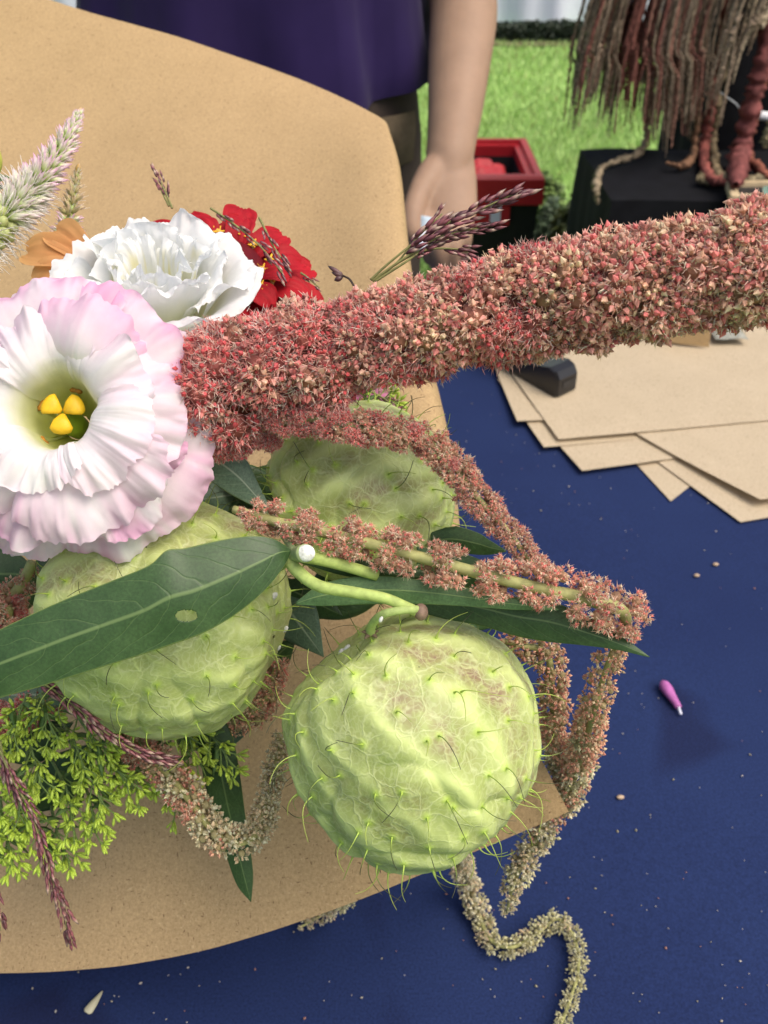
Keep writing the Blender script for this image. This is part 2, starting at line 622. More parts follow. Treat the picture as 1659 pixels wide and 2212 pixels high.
# grass blades over the part of the lawn the picture looks at
def grass():
    n = 52000
    y = 1.7 + 5.6 * rng.random(n) ** 1.25
    x = -0.2 + (y * 0.30 + 0.35) * rng.random(n)
    h = .022 + .026 * rng.random(n)
    a = rng.random(n) * 6.283
    lean = .018 * rng.normal(size=(n, 2))
    w = .0028 + .0006 * y
    dx, dy = np.cos(a) * w, np.sin(a) * w
    base = np.stack([x, y, np.full(n, .001)], 1)
    v0 = base + np.stack([dx, dy, 0 * dx], 1)
    v1 = base - np.stack([dx, dy, 0 * dx], 1)
    v2 = base + np.stack([lean[:, 0], lean[:, 1], h], 1)
    v = np.stack([v0, v1, v2], 1).reshape(-1, 3)
    me = bpy.data.meshes.new('grass')
    me.from_pydata(v.tolist(), [], np.arange(3 * n).reshape(-1, 3).tolist())
    k = vnoise(base, 1.3)[:, None] * .16 + rng.normal(size=(n, 1)) * .13 + 1
    c = np.array([.40, .58, .19]) * k
    dry = rng.random(n) < .06
    c[dry] = (.3, .33, .1)
    ca = me.color_attributes.new('Col', 'FLOAT_COLOR', 'POINT')
    ca.data.foreach_set('color', np.hstack([np.repeat(c, 3, 0), np.ones((3 * n, 1))]).astype(np.float32).ravel())
    me.materials.append(M['grass'])
    o = bpy.data.objects.new('grass', me)
    COL.objects.link(o)
    tag(o, 'bright green mown lawn grass behind the stall', 'grass', kind='stuff')


grass()

# soil strip under the hedge
s = MB()
yy = 7.12
gx, gy = np.meshgrid(np.linspace(-3, 5, 60), np.linspace(yy - .16, yy + .5, 8))
s.grid(np.stack([gx, gy, .006 + .012 * (vnoise(np.stack([gx, gy, gx], -1), 9) + 1)], -1))
tag(obj('soil_bed', s, M['soil']), kind='structure')

# low clipped hedge: leaf-sized faces through its volume over a dark core
hd = thing('hedge', 'low dark green clipped hedge at the far edge of the lawn', 'hedge', (.9, 7.3, 0))
core = MB()
core.box((-3, 7.16, .0), (5, 7.32, .10))
obj('hedge_core', core, M['hedge'], hd)
lv = MB()
n = 15000
x = -1.0 + 3.6 * rng.random(n)
face = rng.random(n) < .62
y = np.where(face, 7.12 + .06 * rng.random(n), 7.13 + .2 * rng.random(n))
z = np.where(face, .0 + .115 * rng.random(n), .095 + .025 * rng.random(n)) + .012 * vnoise(np.stack([x, y, x], 1), 5)
c = np.stack([x, y, z], 1)
d1 = rng.normal(size=(n, 3))
d1 /= np.linalg.norm(d1, axis=1)[:, None]
d2 = np.cross(d1, rng.normal(size=(n, 3)))
d2 /= np.linalg.norm(d2, axis=1)[:, None]
v = np.stack([c + d1 * .016, c + d2 * .007, c - d1 * .016, c - d2 * .007], 1).reshape(-1, 3)
lv.v.append(v); lv.c.append(np.ones_like(v)); lv.n = len(v)
lv.f = np.arange(4 * n).reshape(-1, 4).tolist()
tag(obj('foliage', lv, M['hedge'], hd), kind='stuff')

# tent wall with soft folds
t = MB()
xx = np.linspace(-4, 6, 240)
zz = np.r_[.01, .14, .2, .5, 1.2, 2.4, 3.2]
gx, gz = np.meshgrid(xx, zz)
gy = 7.75 + .05 * np.sin(gx * 9.5) + .03 * np.sin(gx * 23 + 1) + .02 * np.sin(gx * 4.1)
t.grid(np.stack([gx, gy, gz], -1))
tn = thing('tent', 'white marquee tent with a softly folded side wall beyond the hedge', 'tent', (1, 7.75, 0))
obj('side_wall', t, M['tent'], tn)
t = MB()
gx, gy = np.meshgrid(np.linspace(-4.1, 6.1, 12), np.linspace(7.65, 12.35, 7))
t.grid(np.stack([gx, gy, 3.2 + .9 * np.sin((gy - 7.65) / 4.7 * 3.14)], -1))
obj('roof', t, M['tent'], tn)
for px_ in (-4, 1.0, 6):
    p = MB(); p.tube([(px_, 7.9, 0), (px_, 7.9, 3.2)], .03, 8); obj('pole', p, M['white_bar'], tn)

# table under its cloth
TX0, TX1, TY0, TY1 = -1.25, 1.55, -0.12, 1.02
tb = thing('table', 'folding table hidden under the navy blue cloth', 'table', (.1, .45, 0))
p = MB(); p.box((TX0 + .02, TY0 + .02, TABLE_Z - .035), (TX1 - .02, TY1 - .02, TABLE_Z - .006)); obj('tabletop', p, M['wood'], tb)
for lx in (TX0 + .1, TX1 - .1):
    for ly in (TY0 + .08, TY1 - .08):
        p = MB(); p.tube([(lx, ly, 0), (lx, ly, TABLE_Z - .035)], .014, 8); obj('leg', p, M['steel'], tb)
c = MB()
gx, gy = np.meshgrid(np.linspace(TX0, TX1, 150), np.linspace(TY0, TY1, 80))
gz = TABLE_Z + .0006 * vnoise(np.stack([gx, gy, 0 * gx], -1), 7)
c.grid(np.stack([gx, gy, gz], -1))
per = [(x_, TY0) for x_ in np.linspace(TX0, TX1, 120)] + [(TX1, y_) for y_ in np.linspace(TY0, TY1, 50)[1:]] + [(x_, TY1) for x_ in np.linspace(TX1, TX0, 120)[1:]] + [(TX0, y_) for y_ in np.linspace(TY1, TY0, 50)[1:]]
per = np.array(per)
cen = np.array([(TX0 + TX1) / 2, (TY0 + TY1) / 2])
rows = []
for k, zf in enumerate((TABLE_Z, TABLE_Z - .012, .5, .25, .02)):
    out = np.zeros_like(per)
    out[:, 0] = np.sign(per[:, 0] - cen[0]) * (np.abs(np.abs(per[:, 0] - cen[0]) - (TX1 - TX0) / 2) < 1e-6)
    out[:, 1] = np.sign(per[:, 1] - cen[1]) * (np.abs(np.abs(per[:, 1] - cen[1]) - (TY1 - TY0) / 2) < 1e-6)
    s_ = np.arange(len(per))
    amp = (0, .004, .018, .028, .035)[k]
    off = (amp * (1.1 + np.sin(s_ * .55) + .4 * np.sin(s_ * 1.3)))[:, None]
    rows.append(np.c_[per + out * off, np.full(len(per), zf)])
c.grid(np.array(rows))
tag(obj('tablecloth', c, M['cloth'], loc=(.15, .45, TABLE_Z)), 'navy blue cloth with damp spots covering the stall table', 'tablecloth')

# black draped stands at the right
def draped(name, label, x0, x1, y0, y1, top, flare=.03, seed=0):
    m_ = MB()
    nx, ny = 40, 16
    gx, gy = np.meshgrid(np.linspace(x0, x1, nx), np.linspace(y0, y1, ny))
    sag = .006 * vnoise(np.stack([gx, gy, 0 * gx], -1), 8, seed)
    m_.grid(np.stack([gx, gy, top + sag], -1))
    pr = [(a, y0) for a in np.linspace(x0, x1, 80)] + [(x1, a) for a in np.linspace(y0, y1, 30)[1:]] + [(a, y1) for a in np.linspace(x1, x0, 80)[1:]] + [(x0, a) for a in np.linspace(y1, y0, 30)[1:]]
    pr = np.array(pr)
    o_ = np.stack([(pr[:, 0] >= x1 - 1e-6) * 1.0 - (pr[:, 0] <= x0 + 1e-6), (pr[:, 1] >= y1 - 1e-6) * 1.0 - (pr[:, 1] <= y0 + 1e-6)], 1)
    rows = []
    for f in np.linspace(0, 1, 12):
        k = np.arange(len(pr))
        w_ = flare * f ** .6 * (1 + .6 * np.sin(k * .37 + seed) + .4 * np.sin(k * .91))
        z_ = top * (1 - f) + .01 * f - .004 * (f > 0)
        q = np.c_[pr + o_ * w_[:, None], np.full(len(pr), z_)]
        if f == 0:
            q[:, 2] += .006 * vnoise(np.c_[pr, 0 * pr[:, :1]], 8, seed)
        rows.append(q)
    m_.grid(np.array(rows))
    o = obj(name, m_, M['black_cloth'], loc=((x0 + x1) / 2, (y0 + y1) / 2, 0))
    tag(o, label, 'display stand')


draped('draped_stand', 'low black cloth covered stand holding the small framed chalkboard', .388, 1.45, 1.66, 1.985, .655, .012, 1)
draped('draped_stand', 'tall black cloth covered stand behind the drooping amaranth', .665, 1.5, 2.02, 2.42, 1.42, .012, 5)

# ------------------------------------------------------------------ red and black bin
BX0, BX1, BY0, BY1, BT = .125, .408, 2.50, 2.88, .455
bn = thing('bin', 'black bin with a red square rim and red bag inside standing on the lawn', 'bin', ((BX0 + BX1) / 2, (BY0 + BY1) / 2, 0))
def frame_ring(m_, x0, x1, y0, y1, z0, z1, w):
    def ring(i, z): return [(x0 + i, y0 + i, z), (x1 - i, y0 + i, z), (x1 - i, y1 - i, z), (x0 + i, y1 - i, z)]
    r_ = [ring(0.006, z0), ring(0, z0 + .003), ring(0, z1 - .008), ring(.006, z1), ring(w * .55, z1), ring(w * .6, z1 - .012), ring(w, z1 - .012), ring(w, z0)]
    m_.grid(np.array(r_, float), wrap=True)
p = MB(); frame_ring(p, BX0, BX1, BY0, BY1, BT - .075, BT, .04); obj('rim', p, M['red_plastic'], bn, smooth=False)
p = MB()
bi = .009
def taper(z, i, k): return [(BX0 + bi + k + i, BY0 + bi + k + i, z), (BX1 - bi - k - i, BY0 + bi + k + i, z), (BX1 - bi - k - i, BY1 - bi - k - i, z), (BX0 + bi + k + i, BY1 - bi - k - i, z)]
p.grid(np.array([taper(BT - .02, .03, 0), taper(.02, .03, .02), taper(.0, .03, .02), taper(.0, 0, .022), taper(BT - .07, 0, 0)], float), wrap=True)
p.add(taper(.012, .02, .02), [(0, 1, 2, 3)])
obj('body', p, M['black_matte'], bn, smooth=False)
p = MB()
gx, gy = np.meshgrid(np.linspace(BX0 + .045, BX1 - .075, 40), np.linspace(BY0 + .045, BY1 - .13, 40))
e = np.minimum(np.minimum(gx - gx.min(), gx.max() - gx), np.minimum(gy - gy.min(), gy.max() - gy)) / .1
pp = np.stack([gx, gy, 0 * gx], -1)
gz = .40 + .085 * np.clip(e, 0, 1) ** .6 * (.72 + .4 * vnoise(pp, 13, 2)) + .022 * np.abs(vnoise(pp, 34, 4))
p.grid(np.stack([gx, gy, gz], -1)); obj('bag', p, M['red_bag'], bn)
p = MB(); p.box((BX0 + .15, BY0 - .004, BT - .118), (BX0 + .176, BY0 - .0005 + .006, BT - .064), (1, 1, 1)); obj('label_plate', p, M['label'], bn, smooth=False)
p = MB(); p.box((BX0 + .07, BY0 + .001, BT - .125), (BX0 + .2, BY0 + .012, BT - .0755)); obj('latch_plate', p, M['red_plastic'], bn, smooth=False)

# ------------------------------------------------------------------ low shrubs on the grass by the stand
def shrub(px, py, y, r, hgt, label, c0, c1, nl):
    b_ = on_y(px, py, y)
    th_ = thing('shrub', label, 'shrub', (b_[0], b_[1], 0), 'low shrubs beside the bin')
    hz = hgt / 2
    m_ = MB(); m_.ellipsoid((b_[0], b_[1], hz), (r * .86, r * .86, hz * .9), col=np.array(c0) * .7); obj('crown_core', m_, M['bush'], th_)
    m_ = MB()
    d = rng.normal(size=(nl, 3)); d /= np.linalg.norm(d, axis=1)[:, None]
    lump = 1 + .18 * vnoise(d, 3.1, int(px))
    pos = np.array([b_[0], b_[1], hz]) + d * np.array([r, r, hz]) * (.84 + .2 * rng.random((nl, 1))) * lump[:, None]
    pos[:, 2] = np.maximum(pos[:, 2], .008)
    a1 = np.cross(d, rng.normal(size=(nl, 3))); a1 /= np.linalg.norm(a1, axis=1)[:, None]
    a1 = a1 + d * .5
    a2 = np.cross(d, a1)
    s1, s2 = .011, .006
    v = np.stack([pos + a1 * s1, pos + a2 * s2, pos - a1 * s1, pos - a2 * s2], 1).reshape(-1, 3)
    f = rng.random((nl, 1))
    m_.v.append(v); m_.c.append(np.repeat(np.array(c0) * (1 - f) + np.array(c1) * f, 4, 0)); m_.n = len(v)
    m_.f = np.arange(4 * nl).reshape(-1, 4).tolist()
    tag(obj('foliage', m_, M['bush'], th_), kind='stuff')


shrub(1192, 500, 2.78, .062, .30, 'pale grey green leafy shrub on the grass right beside the bin', (.10, .16, .09), (.22, .32, .17), 1800)
shrub(1258, 470, 2.66, .088, .36, 'mossy dark green rounded shrub between bin and black stand', (.055, .085, .02), (.17, .22, .055), 2600)
shrub(1182, 420, 3.05, .062, .31, 'small yellow green shrub tucked behind the pale one', (.09, .16, .03), (.22, .34, .08), 1100)

# ------------------------------------------------------------------ the person behind the table
PX, PY = -.145, 1.21
pe = thing('person', 'person in a purple shirt and dark trousers standing with one arm down behind the table', 'person', (PX, PY, 0))

def ell(cx, cy, z, a, b, n=72, pw=2.3):
    t_ = np.linspace(0, 2 * math.pi, n, endpoint=False)
    cc, ss = np.cos(t_), np.sin(t_)
    return np.stack([cx + a * np.sign(cc) * np.abs(cc) ** (2 / pw), cy + b * np.sign(ss) * np.abs(ss) ** (2 / pw), np.full(n, z)], 1), t_


# shirt: a loose tee with a shirt tail hem; t=-pi/2 is the front
rows = []
for z, a, b in ((.90, .198, .136), (.925, .199, .137), (.96, .198, .136), (1.0, .193, .132), (1.06, .187, .128), (1.12, .186, .127), (1.2, .192, .128), (1.3, .205, .128), (1.38, .205, .115), (1.43, .17, .09), (1.46, .09, .075), (1.48, .066, .062)):
    r_, t_ = ell(PX, PY, z, a, b)
    f = max(0, (1.25 - z) / .35)
    fold = .010 * f * np.sin(t_ * 9 + z * 6) + .006 * f * np.sin(t_ * 17 + 2 + z * 11) + .005 * vnoise(np.c_[np.cos(t_) * 2, np.sin(t_) * 2, np.full(72, z * 7)], 1.6)
    d = (r_ - np.array([PX, PY, z])); d /= np.linalg.norm(d, axis=1)[:, None]
    r_ = r_ + d * fold[:, None]
    if z < .97:
        k = (.97 - z) / .07
        r_[:, 2] += k * (.010 + .036 * np.cos(t_) ** 4 - .012 * np.sin(t_ * 3 + .6))
    rows.append(r_)
m_ = MB(); m_.grid(np.array(rows), wrap=True)
inner = np.array(rows[:3])[::-1].copy()
cen = np.array([PX, PY, 0])
inner[:, :, :2] = cen[:2] + (inner[:, :, :2] - cen[:2]) * .982
m_.grid(np.vstack([np.array(rows[:1]), inner[::-1][:1] + np.array([0, 0, .001]), inner[::-1][1:]]), wrap=True)
for sx in (-1, 1):
    sl = [(PX + sx * .165, PY, 1.40), (PX + sx * .215, PY - .005, 1.36), (PX + sx * .25, PY - .015, 1.27), (PX + sx * .262, PY - .025, 1.19)]
    m_.tube(cr(sl, 14), cr(np.c_[[.055, .066, .064, .066]], 14)[:, 0], 24, cap=False)
obj('shirt', m_, M['shirt'], pe)

# trousers
m_ = MB()
rows = [ell(PX, PY, z, a, b)[0] for z, a, b in ((1.0, .17, .115), (.93, .183, .12), (.87, .19, .122), (.80, .188, .12))]
m_.grid(np.array(rows), wrap=True)
for sx in (-1, 1):
    m_.tube(cr([(PX + sx * .092, PY, .86), (PX + sx * .1, PY, .7), (PX + sx * .105, PY + .005, .45), (PX + sx * .105, PY + .01, .08)], 18), cr(np.c_[[.098, .092, .075, .07]], 18)[:, 0], 28, cap=True)
obj('trousers', m_, M['trousers'], pe)
m_ = MB()                                       # flap of a tan side pocket
def hip(z, t0, t1, off, n=10):
    t_ = np.linspace(t0, t1, n)
    return np.stack([PX + (.193 + off) * np.sign(np.cos(t_)) * np.abs(np.cos(t_)) ** .87, PY + (.125 + off) * np.sign(np.sin(t_)) * np.abs(np.sin(t_)) ** .87, np.full(n, z)], 1)
g_ = np.array([hip(.915, -1.25, -.45, .004), hip(.90, -1.25, -.45, .006), hip(.862, -1.22, -.5, .007), hip(.858, -1.22, -.5, .001)])
m_.grid(g_); obj('pocket_flap', m_, M['tan_strap'], pe)
for sx in (-1, 1):
    m_ = MB(); m_.ellipsoid((PX + sx * .105, PY - .06, .035), (.05, .14, .05)); obj('shoe', m_, M['black_matte'], pe)

# body: arm, hand and neck in one skin surface (voxel-joined)
A = lambda px, py, d: at(px, py, d)
m_ = MB()
sh = np.array([PX + .215, PY, 1.38])
el = np.array([PX + .262, PY - .03, 1.13])
fore = [el, A(1004, -70, 1.075), A(1001, 40, 1.05), A(992, 140, 1.03), A(984, 230, 1.015), A(976, 300, 1.005), A(970, 345, 1.0), A(966, 385, .997), A(962, 430, .992)]
m_.tube(cr([sh, (sh + el) / 2, el], 12), cr(np.c_[[.05, .046, .040]], 12)[:, 0], 20)
m_.tube(cr(fore, 40), cr(np.c_[[.040, .0385, .0375, .034, .030, .0268, .0252, .020, .013]], 40)[:, 0], 24, flat=(1.0, .93))
# palm
palm = [A(980, 270, 1.008), A(975, 335, 1.002), A(973, 375, .997), A(972, 410, .992), A(972, 452, .987), A(972, 478, .985)]
m_.tube(cr(palm, 20), cr(np.c_[[.012, .0225, .0262, .0275, .0272, .0250]], 20)[:, 0], 24, flat=(.58, 1.02), updir=-FWD)
# fingers: (points, radius) long, unequal, curled away
fing = [([A(934, 462, .985), A(926, 508, .972), A(924, 543, .982), A(932, 568, .998)], .0086),
        ([A(958, 474, .982), A(953, 523, .968), A(951, 562, .978), A(956, 590, .996)], .0090),
        ([A(983, 474, .982), A(980, 522, .970), A(977, 558, .980), A(980, 584, .998)], .0088),
        ([A(1006, 462, .985), A(1006, 502, .976), A(1002, 534, .984), A(1000, 554, .998)], .0078)]
for pts, r_ in fing:
    q = cr([A(972 + (pts[0] - A(972, 470, .985))[0] * 900, 420, .992)] + pts, 30)
    m_.tube(q, r_ * np.interp(np.linspace(0, 1, 30), [0, .3, .45, .6, .75, .93, 1], [1.1, 1.08, .98, 1.04, .92, .82, .45]), 14)
th_ = cr([A(962, 345, 1.0), A(932, 380, .99), A(903, 425, .978), A(890, 475, .970), A(895, 522, .972)], 30)
m_.tube(th_, np.interp(np.linspace(0, 1, 30), [0, .25, .5, .7, .93, 1], [.016, .0165, .0118, .0108, .0088, .004]), 16)
# neck
m_.tube([(PX, PY, 1.42), (PX, PY - .005, 1.53)], .056, 20)
bo = obj('body', m_, M['skin'], pe)
rm = bo.modifiers.new('join', 'REMESH'); rm.mode = 'VOXEL'; rm.voxel_size = .0022; rm.use_smooth_shade = True
sm = bo.modifiers.new('smooth', 'SMOOTH'); sm.iterations = 14; sm.factor = .5
for pts, r_ in fing:                                  # nails
    m_ = MB(); tip, pre = pts[3], pts[2]
    d = nrm(tip - pre); up_ = nrm(-FWD - d * np.dot(-FWD, d))
    m_.ellipsoid(tip - d * .004 + up_ * r_ * .72, (r_ * .6, .0058, .0012), np.array([np.cross(d, up_), d, up_]), 12, 6)
    obj('nail', m_, simple('nail', (.55, .33, .26), .3, 0) if 'nail' not in bpy.data.materials else bpy.data.materials['nail'], pe)

# the pale blue thing in the hand
p0, p1 = A(918, 470, .972), A(908, 548, .976)
tb_ = thing('marker', 'pale blue marker held between thumb and fingers', 'marker', p1)
m_ = MB(); m_.tube(cr([p0, p0 * .6 + p1 * .4], 6), .0085, 16); obj('barrel', m_, M['blue_item'], tb_)
m_ = MB(); m_.tube(cr([p0 * .6 + p1 * .4, p1], 6), [.0095] * 5 + [.007], 16); obj('cap', m_, M['label'], tb_)

# ------------------------------------------------------------------ drooping amaranth bunch at the right
ob = np.array([.80, 1.93, 1.47])
hb = thing('amaranth_bunch', 'big bunch of brown drooping amaranth hanging over the black stand', 'flowers', ob)
vs = thing('vase', 'dark vase holding the drooping amaranth bunch', 'vase', (ob[0], 2.17, 1.4255))
m_ = MB(); pr = cr(np.c_[[.05, .075, .085, .06, .05, .06], [0, .03, .1, .17, .2, .215]], 24)
t_ = np.linspace(0, 6.283, 28, endpoint=False)
m_.grid(np.stack([np.array([[ob[0] + r_ * math.cos(a), 2.17 + r_ * math.sin(a), 1.4255 + z] for a in t_]) for r_, z in pr]), wrap=True); obj('pot', m_, M['black_plastic'], vs)
cols = [(.27, .205, .145), (.22, .165, .115), (.32, .165, .12), (.18, .07, .055), (.36, .29, .20), (.33, .21, .165)]
bund = [(j / 33 + .012 * random.gauss(0, 1), .62 + .38 * random.random()) for j in range(34)]

def strand(path, r, col, parent, name='strand', nn=110, seg=6, beads=0.0, jit=.42):
    q = cr(path, nn)
    rr = r * (1 + jit * (rng.random(nn) - .5)) * np.interp(np.linspace(0, 1, nn), [0, .05, .8, 1], [.5, 1, .9, .35])
    if beads:
        rr = rr * (.72 + .38 * np.abs(np.sin(np.linspace(0, beads * 3.14159, nn))))
    t = np.gradient(q, axis=0); t /= np.linalg.norm(t, axis=1)[:, None]
    u = np.array([1.0, .2, .1]); rings = []
    for i in range(nn):
        u = nrm(u - t[i] * np.dot(u, t[i])); w = np.cross(t[i], u)
        a = np.linspace(0, 6.283, seg, endpoint=False) + .5 * (i % 2)
        j = 1 + jit * rng.normal(size=seg)
        rings.append(q[i] + rr[i] * np.clip(j, .4, 1.8)[:, None] * (np.cos(a)[:, None] * u + np.sin(a)[:, None] * w))
    cc = np.asarray(col) * (1 + .3 * rng.normal(size=(nn, seg, 1)))
    mm = MB(); mm.grid(np.array(rings), np.clip(cc, .005, .9), wrap=True)
    return obj(name, mm, M['hang'], parent)


for k in range(240):
    u_, bl_ = bund[k % 34]
    u_ = min(max(u_ + .008 * rng.normal(), 0), 1)
    px = 1268 + 262 * u_ + rng.normal() * 7
    ylow = np.interp(px, [1255, 1300, 1345, 1370, 1420, 1460, 1500, 1540], [325, 345, 320, 300, 350, 345, 330, 250]) * bl_ * (.72 + .28 * rng.random() ** .5)
    y0_ = 1.80 + .18 * rng.random()
    lo = on_y(px - 10 - 26 * (1 - u_), ylow, y0_ - .02)
    hi = on_y(px + 14 * rng.normal() * .5, 30, y0_)
    ap = np.array([hi[0] * .75 + ob[0] * .25, y0_ * .7 + ob[1] * .3, 1.34 + .12 * rng.random()])
    root = ob + np.array([.05 * rng.normal(), .19 + .03 * rng.normal(), .18])
    mid = root * .5 + ap * .5 + np.array([0, 0, .11])
    c_ = cols[min(int(abs(rng.normal()) * 2.1), 5)] if not (1355 < px < 1400) else cols[3]
    strand([root, mid, ap, hi, hi * .5 + lo * .5 + np.array([rng.normal() * .004, 0, 0]), lo], (.0017 + .0013 * rng.random() ** 2), c_, hb, nn=190, seg=6, jit=.45)
for k in range(26):                                   # the ones in front of the black stand
    px = 1535 + 105 * rng.random()
    ylow = np.interp(px, [1535, 1570, 1600, 1660], [250, 330, 180, 60]) * (.5 + .5 * rng.random())
    y0_ = 1.74 + .2 * rng.random()
    hi, lo = on_y(px + 35, -5, y0_), on_y(px - 15, ylow, y0_ - .02)
    root = ob + np.array([.05 * rng.normal(), .19, .18])
    ap = np.array([hi[0] * .8 + ob[0] * .2, y0_, 1.33 + .1 * rng.random()])
    strand([root, root * .5 + ap * .5 + np.array([0, 0, .1]), ap, hi, hi * .5 + lo * .5, lo], (.0022 + .002 * rng.random()), cols[(0, 1, 4, 0)[k % 4]], hb, nn=190, seg=6, jit=.45)
ZS = .661
Lz = lambda px, py, dz=0.012: on_z(px, py, ZS + dz)
def down(px_top, ytop, pts, r, col, **kw):
    """one that reaches the low stand and lies on it"""
    fl = [Lz(*q) for q in pts]
    top = on_y(px_top, ytop, fl[0][1] + .02)
    up_ = np.array([top[0] + .01, top[1] + .05, 1.36])
    root = ob + np.array([.02, .19, .18])
    return strand([root, root * .5 + up_ * .5 + np.array([0, 0, .1]), up_, top, top * .45 + fl[0] * .55] + fl, r, col, hb, nn=130, **kw)
down(1405, 60, [(1395, 300), (1372, 335), (1320, 352), (1300, 362)], .0065, (.25, .2, .13))
strand([Lz(1300, 362), Lz(1292, 378, .008), on_y(1288, 400, 1.655), on_y(1290, 440, 1.652)], .006, (.25, .2, .13), hb, nn=50)
down(1520, 100, [(1500, 320), (1488, 350), (1465, 358), (1440, 352)], .0065, (.22, .12, .07))
down(1555, 120, [(1520, 320), (1527, 375), (1555, 392), (1590, 395)], .0095, (.27, .085, .07), jit=.3)
down(1560, 150, [(1540, 310), (1548, 370), (1570, 385), (1600, 388)], .0075, (.22, .17, .1))
down(1668, 40, [(1600, 330, .03), (1592, 380, .03), (1590, 398, .03)], .018, (.20, .065, .06), beads=24, jit=.16, seg=12)
down(1640, 180, [(1612, 330), (1640, 365), (1668, 390)], .010, (.25, .09, .06), jit=.3)
strand([Lz(1505, 385, .008), Lz(1530, 388, .008), Lz(1600, 385, .012), Lz(1665, 388, .008)], .007, (.30, .25, .15), hb, nn=60)
strand([on_y(1700, 200, 1.7), on_y(1660, 280, 1.69), on_y(1652, 320, 1.69)], .007, (.28, .23, .13), hb, nn=40)
# rod and wire by the stand
m_ = MB(); m_.tube([on_y(1603, 245, 1.98), on_y(1700, 256, 1.98)], .0085, 12)
tag(obj('rod', m_, M['white_bar'], loc=on_y(1603, 245, 1.98)), 'short white metal rod sticking out level before the tall black stand', 'rod')
m_ = MB(); m_.tube(cr([on_y(1528, 165, 1.985), on_y(1545, 190, 1.99), on_y(1570, 210, 1.99), on_y(1590, 225, 1.985), on_y(1603, 243, 1.98)], 30), .0016, 6)
tag(obj('wire', m_, M['wire'], loc=on_y(1603, 243, 1.98)), 'thin pale wire looping from the white rod across black cloth', 'wire')

# framed chalkboard lying on the low stand
cb = thing('chalkboard', 'small chalkboard in a pale wooden frame on the black stand', 'sign', on_z(1570, 430, ZS + .004))
def quad_on(pxs, z): return [on_z(px, py, z) for px, py in pxs]
q0 = np.array(quad_on([(1566, 406), (1760, 402), (1790, 440), (1577, 440)], ZS + .006))
cen = q0.mean(0)
def shrink(q, w):
    o_ = []
    for i in range(4):
        a, b = nrm(q[(i + 1) % 4] - q[i]), nrm(q[i - 1] - q[i])
        o_.append(q[i] + (a + b) * w / max(abs(np.linalg.norm(np.cross(a, b))), .3))
    return np.array(o_)
q1 = shrink(q0, .014)
up3 = np.array([0, 0, .012])
for i in range(4):
    j = (i + 1) % 4
    m_ = MB(); gap = (q0[j] - q0[i]) * .002
    v = [q0[i] + gap, q0[j] - gap, q1[j] - gap, q1[i] + gap]
    m_.add(v + [a + up3 for a in v], [(3, 2, 1, 0), (4, 5, 6, 7), (0, 1, 5, 4), (1, 2, 6, 5), (2, 3, 7, 6), (3, 0, 4, 7)])
    obj('frame_rail', m_, M['wood'], cb, smooth=False)
m_ = MB(); m_.add([a + np.array([0, 0, .005]) for a in q1], [(0, 1, 2, 3)]); obj('board', m_, M['slate'], cb, smooth=False)

# grey green eucalyptus sprig at the right edge
eu = thing('eucalyptus_sprig', 'grey green round eucalyptus leaves at the right edge of the view', 'foliage', at(1700, 520, .75))
m_ = MB(); m_.tube(cr([at(1700, 520, .75), at(1678, 470, .75), at(1672, 400, .76), at(1690, 330, .77)], 14), .0016, 6, (.2, .2, .12)); obj('stem', m_, M['stem'], eu)
for px, py, r_ in ((1662, 420, 20), (1658, 455, 16), (1690, 390, 22), (1692, 455, 20)):
    m_ = MB(); rr = r_ / FPX * .75
    a = np.linspace(0, 6.283, 20, endpoint=False)
    ax = nrm(-FWD + .5 * UP + .3 * RIGHT * rng.normal()); e1 = nrm(np.cross(ax, [0, 0, 1])); e2 = np.cross(ax, e1)
    c0 = at(px, py, .75)
    rings = [c0 + f * rr * (np.cos(a)[:, None] * e1 + np.sin(a)[:, None] * e2) + ax * rr * .25 * f * f for f in (.02, .35, .7, 1.0)]
    m_.grid(np.array(rings), wrap=True); obj('leaf', m_, M['eucalyptus'], eu)

# ------------------------------------------------------------------ sheets of kraft paper on the table
def sheet(poly, k, label, curl=(0, .0), dz=0):
    """poly: corner pixels on the table; laid k-th in the pile"""
    z = TABLE_Z + .0016 + k * .0011
    q = np.array([on_z(px, py, z) for px, py in poly])
    n_ = 26
    u = np.linspace(0, 1, n_)
    a, b, c_, d = q
    gr = ((1 - u)[:, None, None] * ((1 - u)[None, :, None] * a + u[None, :, None] * b) + u[:, None, None] * ((1 - u)[None, :, None] * d + u[None, :, None] * c_))
    gr[..., 2] += .0007 * vnoise(gr, 9, k)
    ci, h = curl
    w = [((1 - u)[:, None] * (1 - u)[None]), ((1 - u)[:, None] * u[None]), (u[:, None] * u[None]), (u[:, None] * (1 - u)[None])][ci]
    gr[..., 2] += h * np.clip(w - .55, 0, 1) ** 1.5 * 3
    m_ = MB(); m_.grid(gr)
    o = obj('paper_sheet', m_, M['kraft_pale'], loc=q.mean(0), smooth=True)
    tag(o, label, 'paper', 'kraft paper sheets piled on the table')


